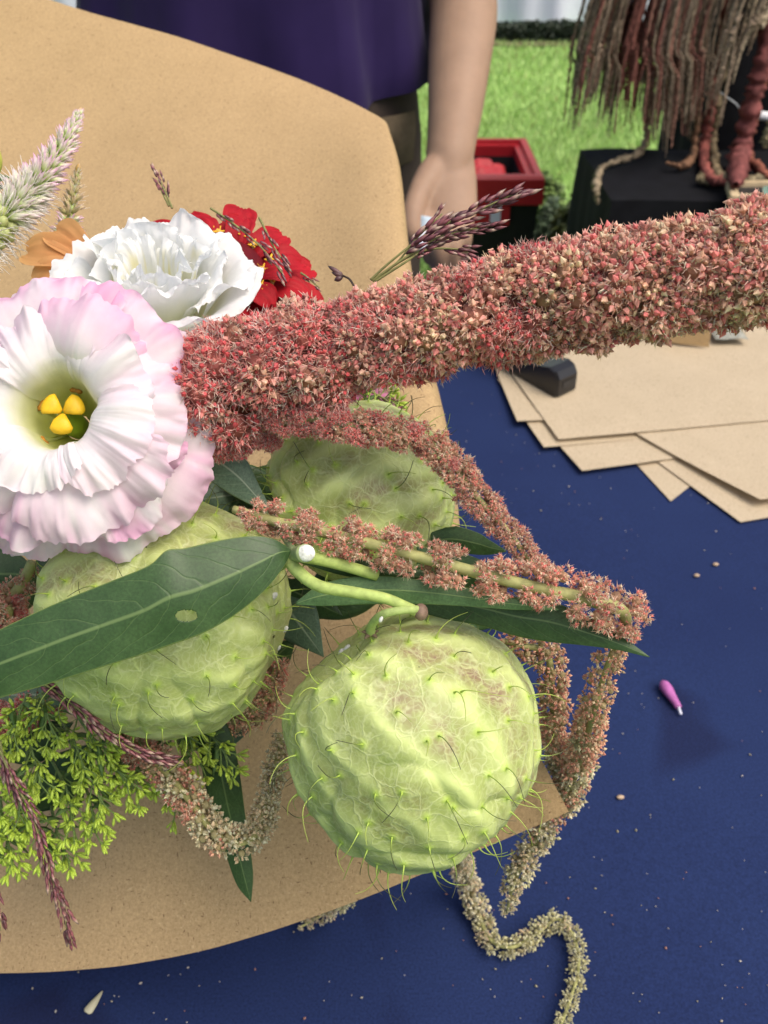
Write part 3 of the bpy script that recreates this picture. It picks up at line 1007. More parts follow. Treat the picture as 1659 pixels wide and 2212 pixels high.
G = [([(1449, 1083), (1483, 1056), (2000, 700), (1190, 800)], 'lowest kraft sheet whose corner shows under the folded edge of the pile', (0, .0)),
     ([(1600, 1128), (2300, 1010), (2000, 700), (1300, 910)], 'kraft sheet reaching furthest towards the right of the pile', (0, .0)),
     ([(1257, 1021), (2050, 905), (1900, 690), (1072, 802)], 'kraft sheet with a blunt corner below the middle of the pile', (0, .002)),
     ([(1175, 968), (2000, 885), (1850, 680), (1075, 818)], 'kraft sheet with its corner just left of the blunt one', (0, .001)),
     ([(1117, 914), (1950, 865), (1800, 672), (1060, 770)], 'leftmost kraft sheet by the black tape dispenser', (0, .002)),
     ([(1640, 1088), (2250, 990), (1950, 715), (1225, 850)], 'kraft sheet with a raised long edge casting a thin shadow', (0, .004)),
     ([(1207, 951), (2100, 868), (1900, 665), (1100, 800)], 'topmost kraft sheet on which the black tape dispenser stands', (0, .001))]
for k, (po, la, cu) in enumerate(G):
    sheet(po, k, la, cu)
ZT = TABLE_Z + .0016 + 7 * .0011 + .0012

# tape dispenser
td0 = on_z(1180, 840, ZT)
td = thing('tape_dispenser', 'black plastic tape dispenser with a slotted end on the kraft sheets', 'tape dispenser', td0)
F_ = on_z(1202, 858, ZT); Rr = on_z(1246, 838, ZT); Bk = on_z(1085, 792, ZT)
ax = nrm(np.array([Rr[0] - F_[0], Rr[1] - F_[1], 0])); lg = nrm(np.array([Bk[0] - F_[0], Bk[1] - F_[1], 0]))
wd = np.linalg.norm(Rr - F_)
prof = [(0, 0), (0, .016), (.004, .022), (.012, .024), (.03, .019), (.055, .016), (.08, .02), (.11, .03), (.13, .03), (.135, 0)]
m_ = MB()
def bev(off, ins): return np.array([F_ + ax * off + lg * (l * (1 - ins) + ins * .07) + np.array([0, 0, z * (1 - ins * .5) + (.0008 if z == 0 else 0) * ins]) for l, z in prof])
rows = [bev(.0, .04), bev(.002, .0), bev(wd - .002, 0), bev(wd, .04)]
m_.grid(np.array(rows), wrap=True)
nb = len(prof)
m_.f.append(list(range(nb))[::-1]); m_.f.append([3 * nb + i for i in range(nb)])
obj('body', m_, M['black_plastic'], td, smooth=False)
m_ = MB(); s0 = F_ + ax * wd * .25 - lg * .0006
m_.add([s0 + np.array([0, 0, .006]), s0 + ax * wd * .62 + np.array([0, 0, .006]), s0 + ax * wd * .62 + np.array([0, 0, .0125]), s0 + np.array([0, 0, .0125])], [(0, 1, 2, 3)]); obj('slot', m_, M['slate'], td, smooth=False)
m_ = MB(); m_.tube([F_ + ax * wd * .2 + lg * .085 + np.array([0, 0, .03]), F_ + ax * wd * .8 + lg * .085 + np.array([0, 0, .03])], .024, 24); obj('tape_roll', m_, M['clear'], td)

# navy edged card and clear film at the back of the pile
cd = thing('card', 'tan folded card standing on the sheets behind the big amaranth', 'card', on_z(1490, 748, ZT))
m_ = MB(); a, b = on_z(1430, 738, ZT), on_z(1531, 750, ZT)
m_.grid(np.array([[a, b], [a + np.array([0, .004, .024]), b + np.array([.0, .004, .026])], [a + np.array([0, .03, .001]), b + np.array([0, .03, .001])]])); obj('panel', m_, M['kraft'], cd, smooth=False)
cd = thing('navy_box', 'small navy box standing behind the tan card', 'box', on_z(1520, 725, ZT))
m_ = MB(); a = on_z(1470, 722, ZT); m_.box((a[0], a[1] + .012, ZT), (a[0] + .06, a[1] + .05, ZT + .03)); obj('box_body', m_, M['navy'], cd, smooth=False)
m_ = MB(); m_.box((a[0] - .001, a[1] + .011, ZT + .0302), (a[0] + .061, a[1] + .051, ZT + .034)); obj('lid', m_, M['navy'], cd, smooth=False)
m_ = MB()
gx, gy = np.meshgrid(np.linspace(0, .032, 24), np.linspace(0, .03, 20))
b = on_z(1545, 742, ZT)
gz = .004 + .012 * np.abs(vnoise(np.stack([gx, gy, gx], -1), 60, 3)) * np.sin(gx / .032 * 3.14)
m_.grid(np.stack([b[0] + gx, b[1] + gy, ZT + gz], -1))
tag(obj('plastic_film', m_, M['clear'], loc=b), 'crumpled clear film scrap on the pile of kraft sheets', 'film')

# ------------------------------------------------------------------ bits fallen on the cloth
m_ = MB()
def seedbit(p, r, c_, k=1.6):
    a = rng.random() * 6.28
    d = np.array([math.cos(a), math.sin(a), 0]); e = np.array([-d[1], d[0], 0])
    z = np.array([0, 0, 1.0])
    v = [p + d * r * k, p + e * r, p - d * r * k, p - e * r, p + z * r * 1.1, p - z * r * .2]
    m_.add(v, [(0, 1, 4), (1, 2, 4), (2, 3, 4), (3, 0, 4), (1, 0, 5), (2, 1, 5), (3, 2, 5), (0, 3, 5)], c_)
for k in range(300):
    px, py = 950 + 760 * rng.random(), 830 + 1380 * rng.random()
    if k % 3 == 0:
        px, py = 60 + 1600 * rng.random(), 1900 + 310 * rng.random()
    if k % 7 == 0:
        px, py = rng.normal(1150, 90), rng.normal(980, 70)
    p = on_z(px, py, TABLE_Z + .0012)
    cc = [(.5, .45, .33), (.55, .5, .42), (.42, .38, .22), (.4, .2, .14), (.6, .57, .5)][int(rng.random() * 5)]
    seedbit(p, (.00026 + .0004 * rng.random() ** 4), cc)
tag(obj('fallen_seeds', m_, M['seed'], loc=(.1, .4, TABLE_Z)), 'tiny pale seeds scattered over the navy tablecloth', 'seeds', kind='stuff')
m_ = MB(); a, b = on_z(1430, 1472, TABLE_Z + .004), on_z(1466, 1528, TABLE_Z + .003)
mg = thing('fallen_floret', 'magenta floret with a white stalk fallen on the navy cloth', 'floret', a)
m_.tube(cr([a, a * .5 + b * .5, b], 14), .0036 * np.interp(np.linspace(0, 1, 14), [0, .12, .3, .7, 1], [.35, .9, 1, .7, .55]), 10); obj('bloom', m_, M['magenta'], mg)
m_ = MB(); m_.tube(cr([b, on_z(1471, 1543, TABLE_Z + .0025)], 5), .0009, 7); obj('stalk', m_, M['label'], mg)
m_ = MB(); m_.tube(cr([on_z(187, 2188, TABLE_Z + .0022), on_z(203, 2166, TABLE_Z + .0026), on_z(221, 2141, TABLE_Z + .002)], 12), .0019 * np.interp(np.linspace(0, 1, 12), [0, .1, .5, 1], [.6, 1, .8, .15]), 8, (.5, .48, .33), flat=(.5, 1.2))
tag(obj('petal_sliver', m_, M['seed'], loc=on_z(203, 2166, TABLE_Z)), 'pale curled sliver lying on navy cloth below the kraft wrap', 'petal')
for px, py, la in ((1546, 819 + 400, 'pale dried bract on the navy cloth right of the amaranth strand'), (1340, 1722, 'small tan bract on the navy cloth by the hanging amaranth tails'), (1505, 1243, 'pale tan bract below the pile of kraft sheets')):
    m_ = MB(); p = on_z(px, py, TABLE_Z + .0016); m_.ellipsoid(p, (.0022, .0014, .0012), col=(.45, .33, .22), seg=8, rings=6)
    tag(obj('dried_bract', m_, M['seed'], loc=p), la, 'bract', 'dried bracts on the cloth')

# ================================================================== THE BOUQUET
T_ = -FWD


def V(x, y, z):
    """direction: right, up in the view, towards the viewer"""
    return nrm(x * RIGHT + y * UP + z * T_)


def pxm(p, d):
    return p / FPX * d


# ---- kraft paper wrap: one curved sheet, its right side rolled back
WR = [
    [(-500, -330, .70), (-150, -95, .68), (150, 13, .665), (400, 82, .65), (650, 172, .63), (790, 238, .607), (838, 272, .60), (815, 300, .64), (760, 340, .72)],
    [(-500, 100, .66), (-150, 230, .64), (150, 300, .615), (400, 330, .59), (650, 345, .565), (800, 355, .54), (864, 365, .545), (838, 375, .60), (770, 385, .69)],
    [(-500, 500, .62), (-150, 560, .585), (150, 590, .55), (400, 610, .52), (650, 620, .49), (825, 628, .465), (895, 632, .475), (868, 640, .53), (790, 650, .61)],
    [(-500, 920, .56), (-150, 940, .52), (150, 950, .48), (400, 955, .46), (650, 960, .435), (890, 962, .41), (973, 965, .42), (940, 975, .48), (870, 985, .56)],
    [(-500, 1300, .50), (-150, 1300, .46), (150, 1300, .42), (400, 1300, .405), (650, 1300, .39), (900, 1290, .38), (1005, 1290, .39), (975, 1300, .43), (930, 1310, .48)],
    [(-500, 1680, .46), (-150, 1680, .43), (150, 1660, .395), (400, 1630, .38), (650, 1590, .37), (900, 1550, .358), (1060, 1520, .356), (1085, 1520, .357), (1100, 1525, .36)],
    [(-500, 2110, .42), (-150, 2105, .39), (150, 2098, .37), (400, 2062, .36), (650, 1988, .352), (900, 1890, .345), (1130, 1795, .330), (1185, 1771, .326), (1228, 1752, .324)],
]
cg = np.array([[at(*q) for q in r] for r in WR])
g1 = np.stack([cr(cg[:, j], 110) for j in range(9)], 1)
g2 = np.stack([cr(g1[i], 150) for i in range(110)], 0)
g2 = g2 + T_ * (.0024 * vnoise(g2, 9) + .0009 * vnoise(g2, 27) + .00025 * vnoise(g2, 80))[..., None]
m_ = MB(); m_.grid(g2)
wr = obj('paper_wrap', m_, M['kraft'], loc=at(300, 1300, .42))
tag(wr, 'large curved brown kraft paper wrap holding the flower bouquet', 'wrapping paper')

# ---- amaranth clusters (shared meshes)
PAL = {
    'red': ([(.90, .17, .18), (.86, .14, .15), (.92, .32, .28)], [(.90, .50, .43), (.94, .68, .60), (.86, .38, .33)], (.56, .17, .14)),
    'rose': ([(.92, .27, .25), (.94, .42, .35), (.92, .52, .38)], [(.93, .60, .47), (.94, .74, .58), (.92, .48, .38)], (.64, .28, .19)),
    'gold': ([(.92, .50, .34), (.93, .66, .44), (.90, .32, .28)], [(.92, .68, .46), (.92, .62, .44), (.90, .52, .38)], (.60, .34, .20)),
    'coral': ([(.88, .23, .20), (.91, .35, .27), (.90, .66, .48)], [(.89, .52, .38), (.92, .70, .52), (.84, .40, .29)], (.60, .36, .22)),
    'peach': ([(.85, .45, .30), (.87, .65, .43), (.82, .35, .25)], [(.86, .64, .42), (.89, .76, .52), (.80, .52, .34)], (.54, .43, .22)),
    'beige': ([(.84, .74, .47), (.88, .81, .56), (.80, .60, .38)], [(.86, .78, .53), (.82, .72, .45), (.88, .84, .62)], (.54, .47, .24)),
    'straw': ([(.78, .73, .42), (.83, .79, .50), (.70, .66, .34)], [(.80, .76, .46), (.74, .70, .39), (.85, .82, .56)], (.46, .42, .20)),
}


def spike(m_, p, d, L, r, c0, c1):
    d = nrm(d); a = nrm(np.cross(d, [.3, .5, .8])); b = np.cross(d, a)
    v = [p + r * a, p + r * (-.5 * a + .87 * b), p + r * (-.5 * a - .87 * b), p + d * L]
    m_.add(v, [(0, 1, 3), (1, 2, 3), (2, 0, 3)], [c0, c0, c0, c1])


def bead(m_, p, d, L, r, c0, c1, k=5):
    d = nrm(d); a = nrm(np.cross(d, [.3, .5, .8])); b = np.cross(d, a)
    t = np.linspace(0, 6.283, k, endpoint=False)
    v = [p] + [p + d * L * .42 + r * (math.cos(x) * a + math.sin(x) * b) for x in t] + [p + d * L]
    m_.add(v, [(0, 1 + (i + 1) % k, 1 + i) for i in range(k)] + [(k + 1, 1 + i, 1 + (i + 1) % k) for i in range(k)], [c0] * (k + 1) + [c1])


def sph(m_, r, col, rings=6, seg=8):
    m_.ellipsoid((0, 0, 0), (r, r, r), None, seg, rings, col)


def cluster_mesh(pal, n=58, spk=6, fine=.8, big=1.0, sl=1.0, core_r=.74, rnd=.45):
    """an uneven dome of small florets: a bead in a ruff of thin bracts"""
    be, sp, core = PAL[pal]
    m_ = MB(); sph(m_, core_r, tuple(.75 * x for x in core))
    for i in range(n):
        z = 1 - 1.4 * (i + .5) / n
        a = 2.39996 * i + rng.random() * .9
        s = math.sqrt(max(0, 1 - z * z))
        d = nrm(np.array([s * math.cos(a), s * math.sin(a), z]) + .16 * rng.normal(size=3))
        b0, s0 = np.array(be[rng.integers(3)]), np.array(sp[rng.integers(3)])
        k = .75 + .45 * rng.random()
        dim = 1.0 if rng.random() < .62 else .7
        h = .64 + .28 * rng.random()
        c = d * h
        bd = nrm(d + rnd * rng.normal(size=3))
        bead(m_, c, bd, .30 * k * big, .105 * k * big, b0 * .82 * dim, np.minimum(b0 * 1.22 * dim, .9))
        for q in range(spk):
            e = nrm(bd + (.6 + .6 * rng.random()) * nrm(rng.normal(size=3)))
            spike(m_, c + .10 * k * rng.normal(size=3), e, (.26 + .26 * rng.random()) * k * sl, .034 * fine, s0 * .8, np.minimum(s0 * 1.22, .92))
    return m_.mesh('floret_cluster', smooth=False)


CL = {'red': [cluster_mesh('red', 64, 7, .75, .95, .9, .62, .5) for _ in range(6)]}
for p in ('rose', 'gold'):
    CL[p] = [cluster_mesh(p, 58, 5, 1.0, 1.28, .75, .60, .5) for _ in range(6)]
CL['coral'] = [cluster_mesh('coral', 24, 6, 1.3, 1.3, 1.25, .5) for _ in range(4)]
CL['peach'] = [cluster_mesh('peach', 15, 3, 2.0, 2.0, .85, .5, .3) for _ in range(3)]
CL['beige'] = [cluster_mesh('beige', 14, 3, 2.4, 2.3, .85, .5, .3) for _ in range(3)]
CL['straw'] = [cluster_mesh('straw', 14, 3, 2.4, 2.3, .8, .5, .3) for _ in range(3)]
for l_ in CL.values():
    for me in l_:
        me.materials.append(M['amaranth'])


def amaranth(label, path, rad, n, pals, stem_r=.22, cs=.62, off=.55, name='amaranth_strand', gap=None, jit=.25, group=None, around=2.39996, core=None):
    """path (px, py, depth); rad in px along it; pals [(f, name), ...]"""
    P = np.asarray(path, float)
    Q = cr(P, 200)
    X = ats(Q)
    R = cr(np.c_[rad], 200)[:, 0] / FPX * Q[:, 2]
    t = thing(name, label, 'flower', X[0], group)
    mb = MB()
    mb.tube(X[::3], R[::3] * stem_r, 8, core or (.36, .36, .14))
    obj('stalk', mb, M['stem'], t)
    # spread evenly along the length
    L = np.r_[0, np.cumsum(np.linalg.norm(np.diff(X, axis=0), axis=1))]
    T = np.gradient(X, axis=0); T /= np.linalg.norm(T, axis=1)[:, None]
    for i in range(n):
        f = (i + .5 + jit * rng.normal()) / n
        if gap is not None and (f * gap[0] % 1) < gap[1]:
            continue
        f = min(max(f, 0), 1)
        k = int(np.searchsorted(L, f * L[-1])); k = min(k, 199)
        u = nrm(np.cross(T[k], [.2, .3, .9])); w = np.cross(T[k], u)
        a = around * i + .3 * rng.normal()
        d = math.cos(a) * u + math.sin(a) * w
        w_ = [max(0, 1 - abs(f - pf) / .45) + .02 for pf, _ in pals]
        pal = pals[rng.choice(len(pals), p=np.array(w_) / sum(w_))][1]
        s = R[k] * cs * (.8 + .4 * rng.random())
        inst('floret_cluster', random.choice(CL[pal]), t, X[k] + d * R[k] * off * (.85 + .3 * rng.random()), d + T[k] * .35 * rng.normal(), s)
    return t


# the big plume: rounded lumps packed round a core
def plume():
    P = np.array([(405, 900, .272), (470, 850, .268), (600, 790, .262), (760, 752, .257), (900, 714, .252), (1050, 675, .246), (1200, 645, .241), (1350, 622, .235), (1480, 600, .229), (1590, 572, .224), (1670, 552, .220), (1725, 540, .218)])
    R = [100, 116, 116, 104, 102, 106, 112, 114, 116, 118, 112, 66]
    Q = cr(P, 300); X = ats(Q); r = cr(np.c_[R], 300)[:, 0] / FPX * Q[:, 2]
    t = thing('amaranth_plume', 'thick dense dusty red amaranth plume reaching across the view towards the right', 'flower', X[0])
    T = np.gradient(X, axis=0); T /= np.linalg.norm(T, axis=1)[:, None]
    mb = MB(); mb.tube(X[::4], r[::4] * .70, 24, (.16, .045, .03)); obj('core', mb, M['amaranth'], t)
    LB = lambda p: 1 + .13 * float(vnoise(p[None], 62, 9)[0]) + .05 * float(vnoise(p[None], 120, 4)[0])
    rows = 25
    for i in range(rows):
        for j in range(12):
            f = (i + .5 * (j % 2) + .3 * rng.normal() * .6) / (rows - .5)
            f = min(max(f, 0), 1)
            k = min(int(f * 299), 299)
            u = nrm(np.cross(T[k], [.2, .3, .9])); w = np.cross(T[k], u)
            a = 6.283 * j / 12 + .12 * rng.normal() + .2 * i
            d = math.cos(a) * u + math.sin(a) * w
            wts = np.array([max(0, 1.1 - f * 1.7), .12 + .65 * f, max(0, f - .35) * .8])
            pal = ('red', 'rose', 'gold')[rng.choice(3, p=wts / wts.sum())]
            s = r[k] * (.36 + .15 * rng.random())
            inst('floret_cluster', random.choice(CL[pal]), t, X[k] + d * r[k] * (.60 + .18 * rng.random()) * LB(X[k] + d * r[k]), d + .25 * rng.normal(size=3), s)
    # loose florets between and over the clusters
    mb = MB(); nf = 1300
    for i in range(nf):
        f = (i + .5) / nf; k = min(int(f * 299), 299)
        u = nrm(np.cross(T[k], [.2, .3, .9])); w = np.cross(T[k], u)
        a = 2.39996 * i + .2 * rng.normal()
        d = math.cos(a) * u + math.sin(a) * w
        if d @ FWD > .55:
            continue
        p = X[k] + d * r[k]
        lum = float(vnoise(p[None], 95, 3)[0] + .6 * vnoise(p[None], 190, 5)[0])
        p = X[k] + d * r[k] * (.90 + .06 * lum) * LB(X[k] + d * r[k])
        if k > 285:
            p = p + T[k] * (k - 285) * .0001
        d2 = nrm(d + .35 * rng.normal(size=3))
        wts = np.array([max(0, 1.1 - f * 1.6), .15 + .7 * f, max(0, f - .35) * .7])
        be, sp, core = PAL[('red', 'rose', 'gold')[rng.choice(3, p=wts / wts.sum())]]
        b0, s0 = np.array(be[rng.integers(3)]), np.array(sp[rng.integers(3)])
        dim = 1.0 if rng.random() < .55 else .7
        z = .0011 * (.85 + .4 * rng.random())
        bead(mb, p, d2, z * 1.15, z * .5, b0 * .85 * dim, np.minimum(b0 * 1.2 * dim, .9))
        for q in range(4):
            e = nrm(d2 + (.7 + .5 * rng.random()) * nrm(rng.normal(size=3)))
            spike(mb, p + .2 * z * rng.normal(size=3), e, z * (.9 + .6 * rng.random()), z * .16, s0 * .82, np.minimum(s0 * 1.25, .92))
    tag(obj('loose_florets', mb, M['amaranth'], t, smooth=False), kind='stuff')


plume()

amaranth('coral amaranth strand curving over the back fruit and down its right side', [(600, 915, .262), (690, 905, .258), (780, 926, .256), (880, 938, .257), (962, 988, .258), (1040, 1085, .259), (1100, 1150, .258), (1150, 1215, .257), (1215, 1250, .255)],
         [36, 39, 41, 39, 37, 36, 33, 28, 20], 150, [(0, 'red'), (.4, 'coral'), (1, 'coral')], .2, .45, .62)
amaranth('coral amaranth strand with bare pale stalk crossing in front of the back fruit', [(505, 1100, .258), (590, 1125, .254), (700, 1150, .250), (820, 1180, .247), (950, 1215, .246), (1080, 1250, .246), (1200, 1278, .247), (1290, 1300, .249), (1345, 1322, .252), (1355, 1370, .258)],
         [34, 42, 46, 48, 50, 50, 52, 58, 56, 40], 150, [(0, 'coral'), (1, 'coral')], .26, .40, .66, gap=(9.3, .30))
amaranth('peach amaranth tail hanging from the leaf tip to below the paper corner', [(1345, 1360, .262), (1315, 1430, .270), (1285, 1530, .282), (1262, 1610, .318), (1236, 1690, .345), (1195, 1755, .358), (1150, 1830, .366), (1110, 1905, .374), (1095, 1975, .380)],
         [36, 35, 36, 37, 37, 35, 31, 29, 15], 170, [(0, 'peach'), (.45, 'peach'), (.9, 'beige'), (1.2, 'straw')], .2, .42, .62)
amaranth('beige pink amaranth tail falling close behind the right side of the front fruit', [(1085, 1385, .30), (1130, 1395, .298), (1180, 1410, .300), (1192, 1480, .305), (1195, 1560, .318), (1205, 1640, .345), (1225, 1720, .362)],
         [32, 36, 38, 36, 33, 30, 24], 110, [(0, 'peach'), (.5, 'peach'), (1, 'beige')], .2, .45, .6)
amaranth('cream amaranth strand looping in a u shape over the lower kraft paper', [(250, 1580, .318), (300, 1620, .312), (360, 1670, .308), (410, 1730, .304), (460, 1795, .302), (510, 1822, .303), (555, 1800, .306), (575, 1740, .312), (592, 1670, .318), (612, 1590, .324)],
         [36, 38, 40, 40, 40, 36, 34, 28, 26, 26], 120, [(0, 'coral'), (.22, 'peach'), (.6, 'beige'), (1, 'beige')], .2, .46, .6)
tz = lambda px, py, h=.006: (px, py, float(np.dot(on_z(px, py, TABLE_Z + h) - CAM, FWD)))
amaranth('straw coloured amaranth tail lying in an s curve on the navy cloth', [(985, 1830, .40), tz(1005, 1890, .02), tz(1030, 1965), tz(1060, 2030), tz(1110, 2045), tz(1165, 2012), tz(1205, 1985), tz(1240, 2025), tz(1250, 2090), tz(1235, 2150), tz(1212, 2215), tz(1200, 2260)],
         [26, 27, 26, 25, 23, 22, 21, 20, 20, 19, 18, 12], 150, [(0, 'beige'), (.3, 'beige'), (.7, 'straw'), (1.2, 'straw')], .2, .46, .6)
amaranth('short straw amaranth tip peeking out beneath the kraft wrap', [(760, 1930, .42), tz(720, 1960, .012), tz(680, 1985), tz(643, 2006)], [20, 20, 18, 9], 34, [(0, 'straw'), (1, 'beige')], .2, .5, .6)
amaranth('dark coral amaranth bits glimpsed at the left between petals and long leaf', [(-60, 1290, .30), (0, 1310, .298), (20, 1330, .30), (-20, 1400, .31)], [40, 44, 40, 30], 40, [(0, 'coral'), (1, 'red')], .2, .45, .6)
amaranth('pale stalked amaranth bits below the ragged pink petal', [(70, 1215, .30), (45, 1265, .302), (15, 1300, .305), (-40, 1370, .31)], [30, 30, 34, 34], 30, [(0, 'coral'), (1, 'peach')], .4, .45, .7, gap=(4, .4))
amaranth('dull red amaranth tucked under the long leaf at the left', [(-80, 1560, .33), (0, 1550, .33), (60, 1530, .33), (140, 1500, .335)], [50, 50, 44, 40], 50, [(0, 'red'), (1, 'red')], .2, .45, .6)
amaranth('rusty amaranth bits showing between left fruit and front fruit', [(480, 1560, .325), (540, 1540, .322), (580, 1500, .322), (600, 1420, .325)], [34, 36, 34, 30], 44, [(0, 'peach'), (1, 'coral')], .2, .45, .6)
amaranth('crimson amaranth side lobe hanging under the left end of the plume', [(425, 920, .275), (470, 945, .274), (540, 935, .272), (600, 935, .271)], [44, 50, 46, 34], 60, [(0, 'red'), (1, 'red')], .2, .45, .6)


# ---- balloon fruits
def fruit(label, c, R_, ax, ratio, seed, blush_dir, blush_amt, nspine=185, flat=1.0, bend=.5, squash=(1, 1)):
    px, py, d = c
    C0 = at(px, py, d)
    rb = pxm(R_, d)
    a = nrm(ax); e1 = nrm(np.cross(a, T_)); e2 = np.cross(a, e1)
    nt_, np_ = 230, 340
    th = np.linspace(.015, math.pi - .015, nt_)[:, None]
    ph = np.linspace(0, 2 * math.pi, np_, endpoint=False)[None]
    ct, s_ = np.cos(th), np.sin(th)
    base = (-ct[..., None] * a * ratio + s_[..., None] * (np.cos(ph)[..., None] * e1 + flat * np.sin(ph)[..., None] * e2))
    base = base + (bend * ct ** 2)[..., None] * T_
    base = base - .35 * bend * T_
    base = base * (squash[0] * np.ones_like(base))
    n0 = base / np.linalg.norm(base, axis=-1, keepdims=True)
    base = n0 * (.35 * np.linalg.norm(base, axis=-1, keepdims=True) + .65)
    phw = ph + .13 * vnoise(n0, 1.6, seed) + .07 * vnoise(n0, 4.3, seed + 1)
    nr = 15
    k = phw * nr / (2 * math.pi)
    dist = np.abs(k - np.round(k))
    arc = dist / nr * 2 * math.pi * s_ * rb
    rib = np.exp(-(arc / .0024) ** 2) * np.clip(s_ * 1.6, 0, 1) * (.6 + .5 * vnoise(n0, 5, seed + 3))
    side = np.exp(-(arc / .0046) ** 2)
    bq = th * 6.5 + dist * 3.4 + .55 * vnoise(n0, 3.1, seed + 14) + .25 * vnoise(n0, 9, seed + 15)
    br = np.exp(-((bq % 1 - .5) / .075) ** 2) * np.clip(1.15 - dist * 1.5, 0, 1) * np.clip(s_ * 1.5 - .2, 0, 1) * (.55 + .6 * vnoise(n0, 4.1, seed + 16))
    lump = vnoise(n0, 1.5, seed + 5) * .045 + vnoise(n0, 3.4, seed + 6) * .026 + vnoise(n0, 8, seed + 7) * .009
    crease = np.clip(1 - np.abs(vnoise(n0, 1.9, seed + 8)) * 3.2, 0, 1) ** 2
    rr = 1 + lump - .038 * crease + .014 * rib + .014 * side + .005 * br
    dent = .26 * np.exp(-(th / .36) ** 2) + .05 * np.exp(-((math.pi - th) / .3) ** 2) * -1
    pos = C0 + rb * (base * rr[..., None] + dent[..., None] * a)
    # spine roots
    i_ = np.arange(nspine) + .5
    zz = 1 - 2 * i_ / nspine
    aa = 2.39996 * i_
    ti = np.clip(((np.arccos(zz) + .07 * rng.normal(size=nspine)) / math.pi * nt_).astype(int), 6, nt_ - 3)
    pi_ = ((aa / (2 * math.pi) % 1) * np_ + rng.normal(size=nspine) * 3).astype(int) % np_
    roots = pos[ti, pi_]
    flatp = pos.reshape(-1, 3)
    bmp = np.zeros(len(flatp))
    for q in roots:
        d2 = ((flatp - q) ** 2).sum(1)
        bmp = np.maximum(bmp, np.exp(-d2 / (.0011 ** 2)))
    bmp = bmp.reshape(nt_, np_)
    pos = pos + n0 * (.0004 * bmp)[..., None]
    bl = np.clip(.5 + .5 * (n0 @ nrm(blush_dir)) * 1.3, 0, 1) ** 1.6 * (.55 + .75 * vnoise(n0, 2.6, seed + 9)) * blush_amt * 1.5
    bl = np.clip(bl + .25 * np.clip(vnoise(n0, 3.6, seed + 11) - .25, 0, 1), 0, 1) * (1 - .75 * side ** 2)
    t = thing('balloon_fruit', label, 'seed pod', C0, 'hairy balloon fruits in the bouquet')
    mb = MB(); mb.grid(pos, np.stack([np.clip(np.maximum(1.15 * rib, .95 * br), 0, 1), np.clip(bl * (1 - .6 * br), 0, 1), bmp * .75], -1), wrap=True)
    obj('shell', mb, M['fruit'], t)
    mb = MB()
    for i in range(nspine):
        n = n0[ti[i], pi_[i]]
        tg = nrm(np.cross(n, rng.normal(size=3)) + .8 * (a - n * np.dot(a, n)))
        L = .0062 + .0052 * rng.random()
        b_ = rng.random() * .9 + .35
        s = np.linspace(0, 1, 8)
        tg2 = nrm(np.cross(n, tg))
        q = roots[i] + n * .0004 + L * (s[:, None] * n * (1 - .35 * b_ * s[:, None]) + (b_ * s ** 2)[:, None] * tg * .75 + (.25 * rng.normal() * s ** 3)[:, None] * tg2)
        dk = rng.random() < .6
        c0, c1 = np.array([.36, .5, .08]), np.array([.045, .05, .02]) if dk else np.array([.34, .42, .08])
        w = np.clip(s * 1.6, 0, 1)[:, None]
        mb.tube(q, np.interp(s, [0, .12, .3, 1], [.00034, .0002, .00015, .00008]), 4, c0 * (1 - w) + c1 * w, cap=False)
    tag(obj('spines', mb, M['hair'], t), kind='stuff')
    return t, pos, n0


f1, P1, N1 = fruit('big front balloon fruit, pale green with curved ribs and a brown blush on one side', (889, 1586, .272), 271, V(.65, -.76, .02), 1.0, 3, V(.75, .45, .5), 1.0)
f2, P2, N2 = fruit('balloon fruit lying behind the long dark leaf below the pink flower', (352, 1330, .290), 262, V(.97, -.15, .0), 1.08, 21, V(-.2, .9, .1), .8, bend=.35)
f3, P3, N3 = fruit('smaller balloon fruit at the back beneath the thick red plume', (778, 1068, .302), 200, V(.93, .25, .0), 1.08, 40, V(.9, -.1, .45), .8, bend=.35)

# stalk and calyx of the front fruit
mb = MB(); mb.tube(cr(ats([(800, 1366, .2535), (806, 1345, .2475), (830, 1326, .2425), (870, 1318, .2425), (908, 1316, .2445)]), 24), pxm(9.5, .245) * np.interp(np.linspace(0, 1, 24), [0, .15, 1], [1.5, 1, .9]), 12, (.36, .46, .15)); obj('stalk', mb, M['stem'], f1)
for k in range(5):
    mb = MB(); a_ = k * 1.257 + .4
    d = V(math.cos(a_), math.sin(a_) * .6, .45)
    p = at(800, 1366, .2525)
    mb.tube(cr([p, p + d * .0013, p + d * .0024 + V(0, 0, 1) * .0003], 8), [.0006, .0008, .0008, .0007, .0006, .0005, .0003, .0002], 6, (.17, .12, .07)); obj('sepal', mb, M['stem'], f1)


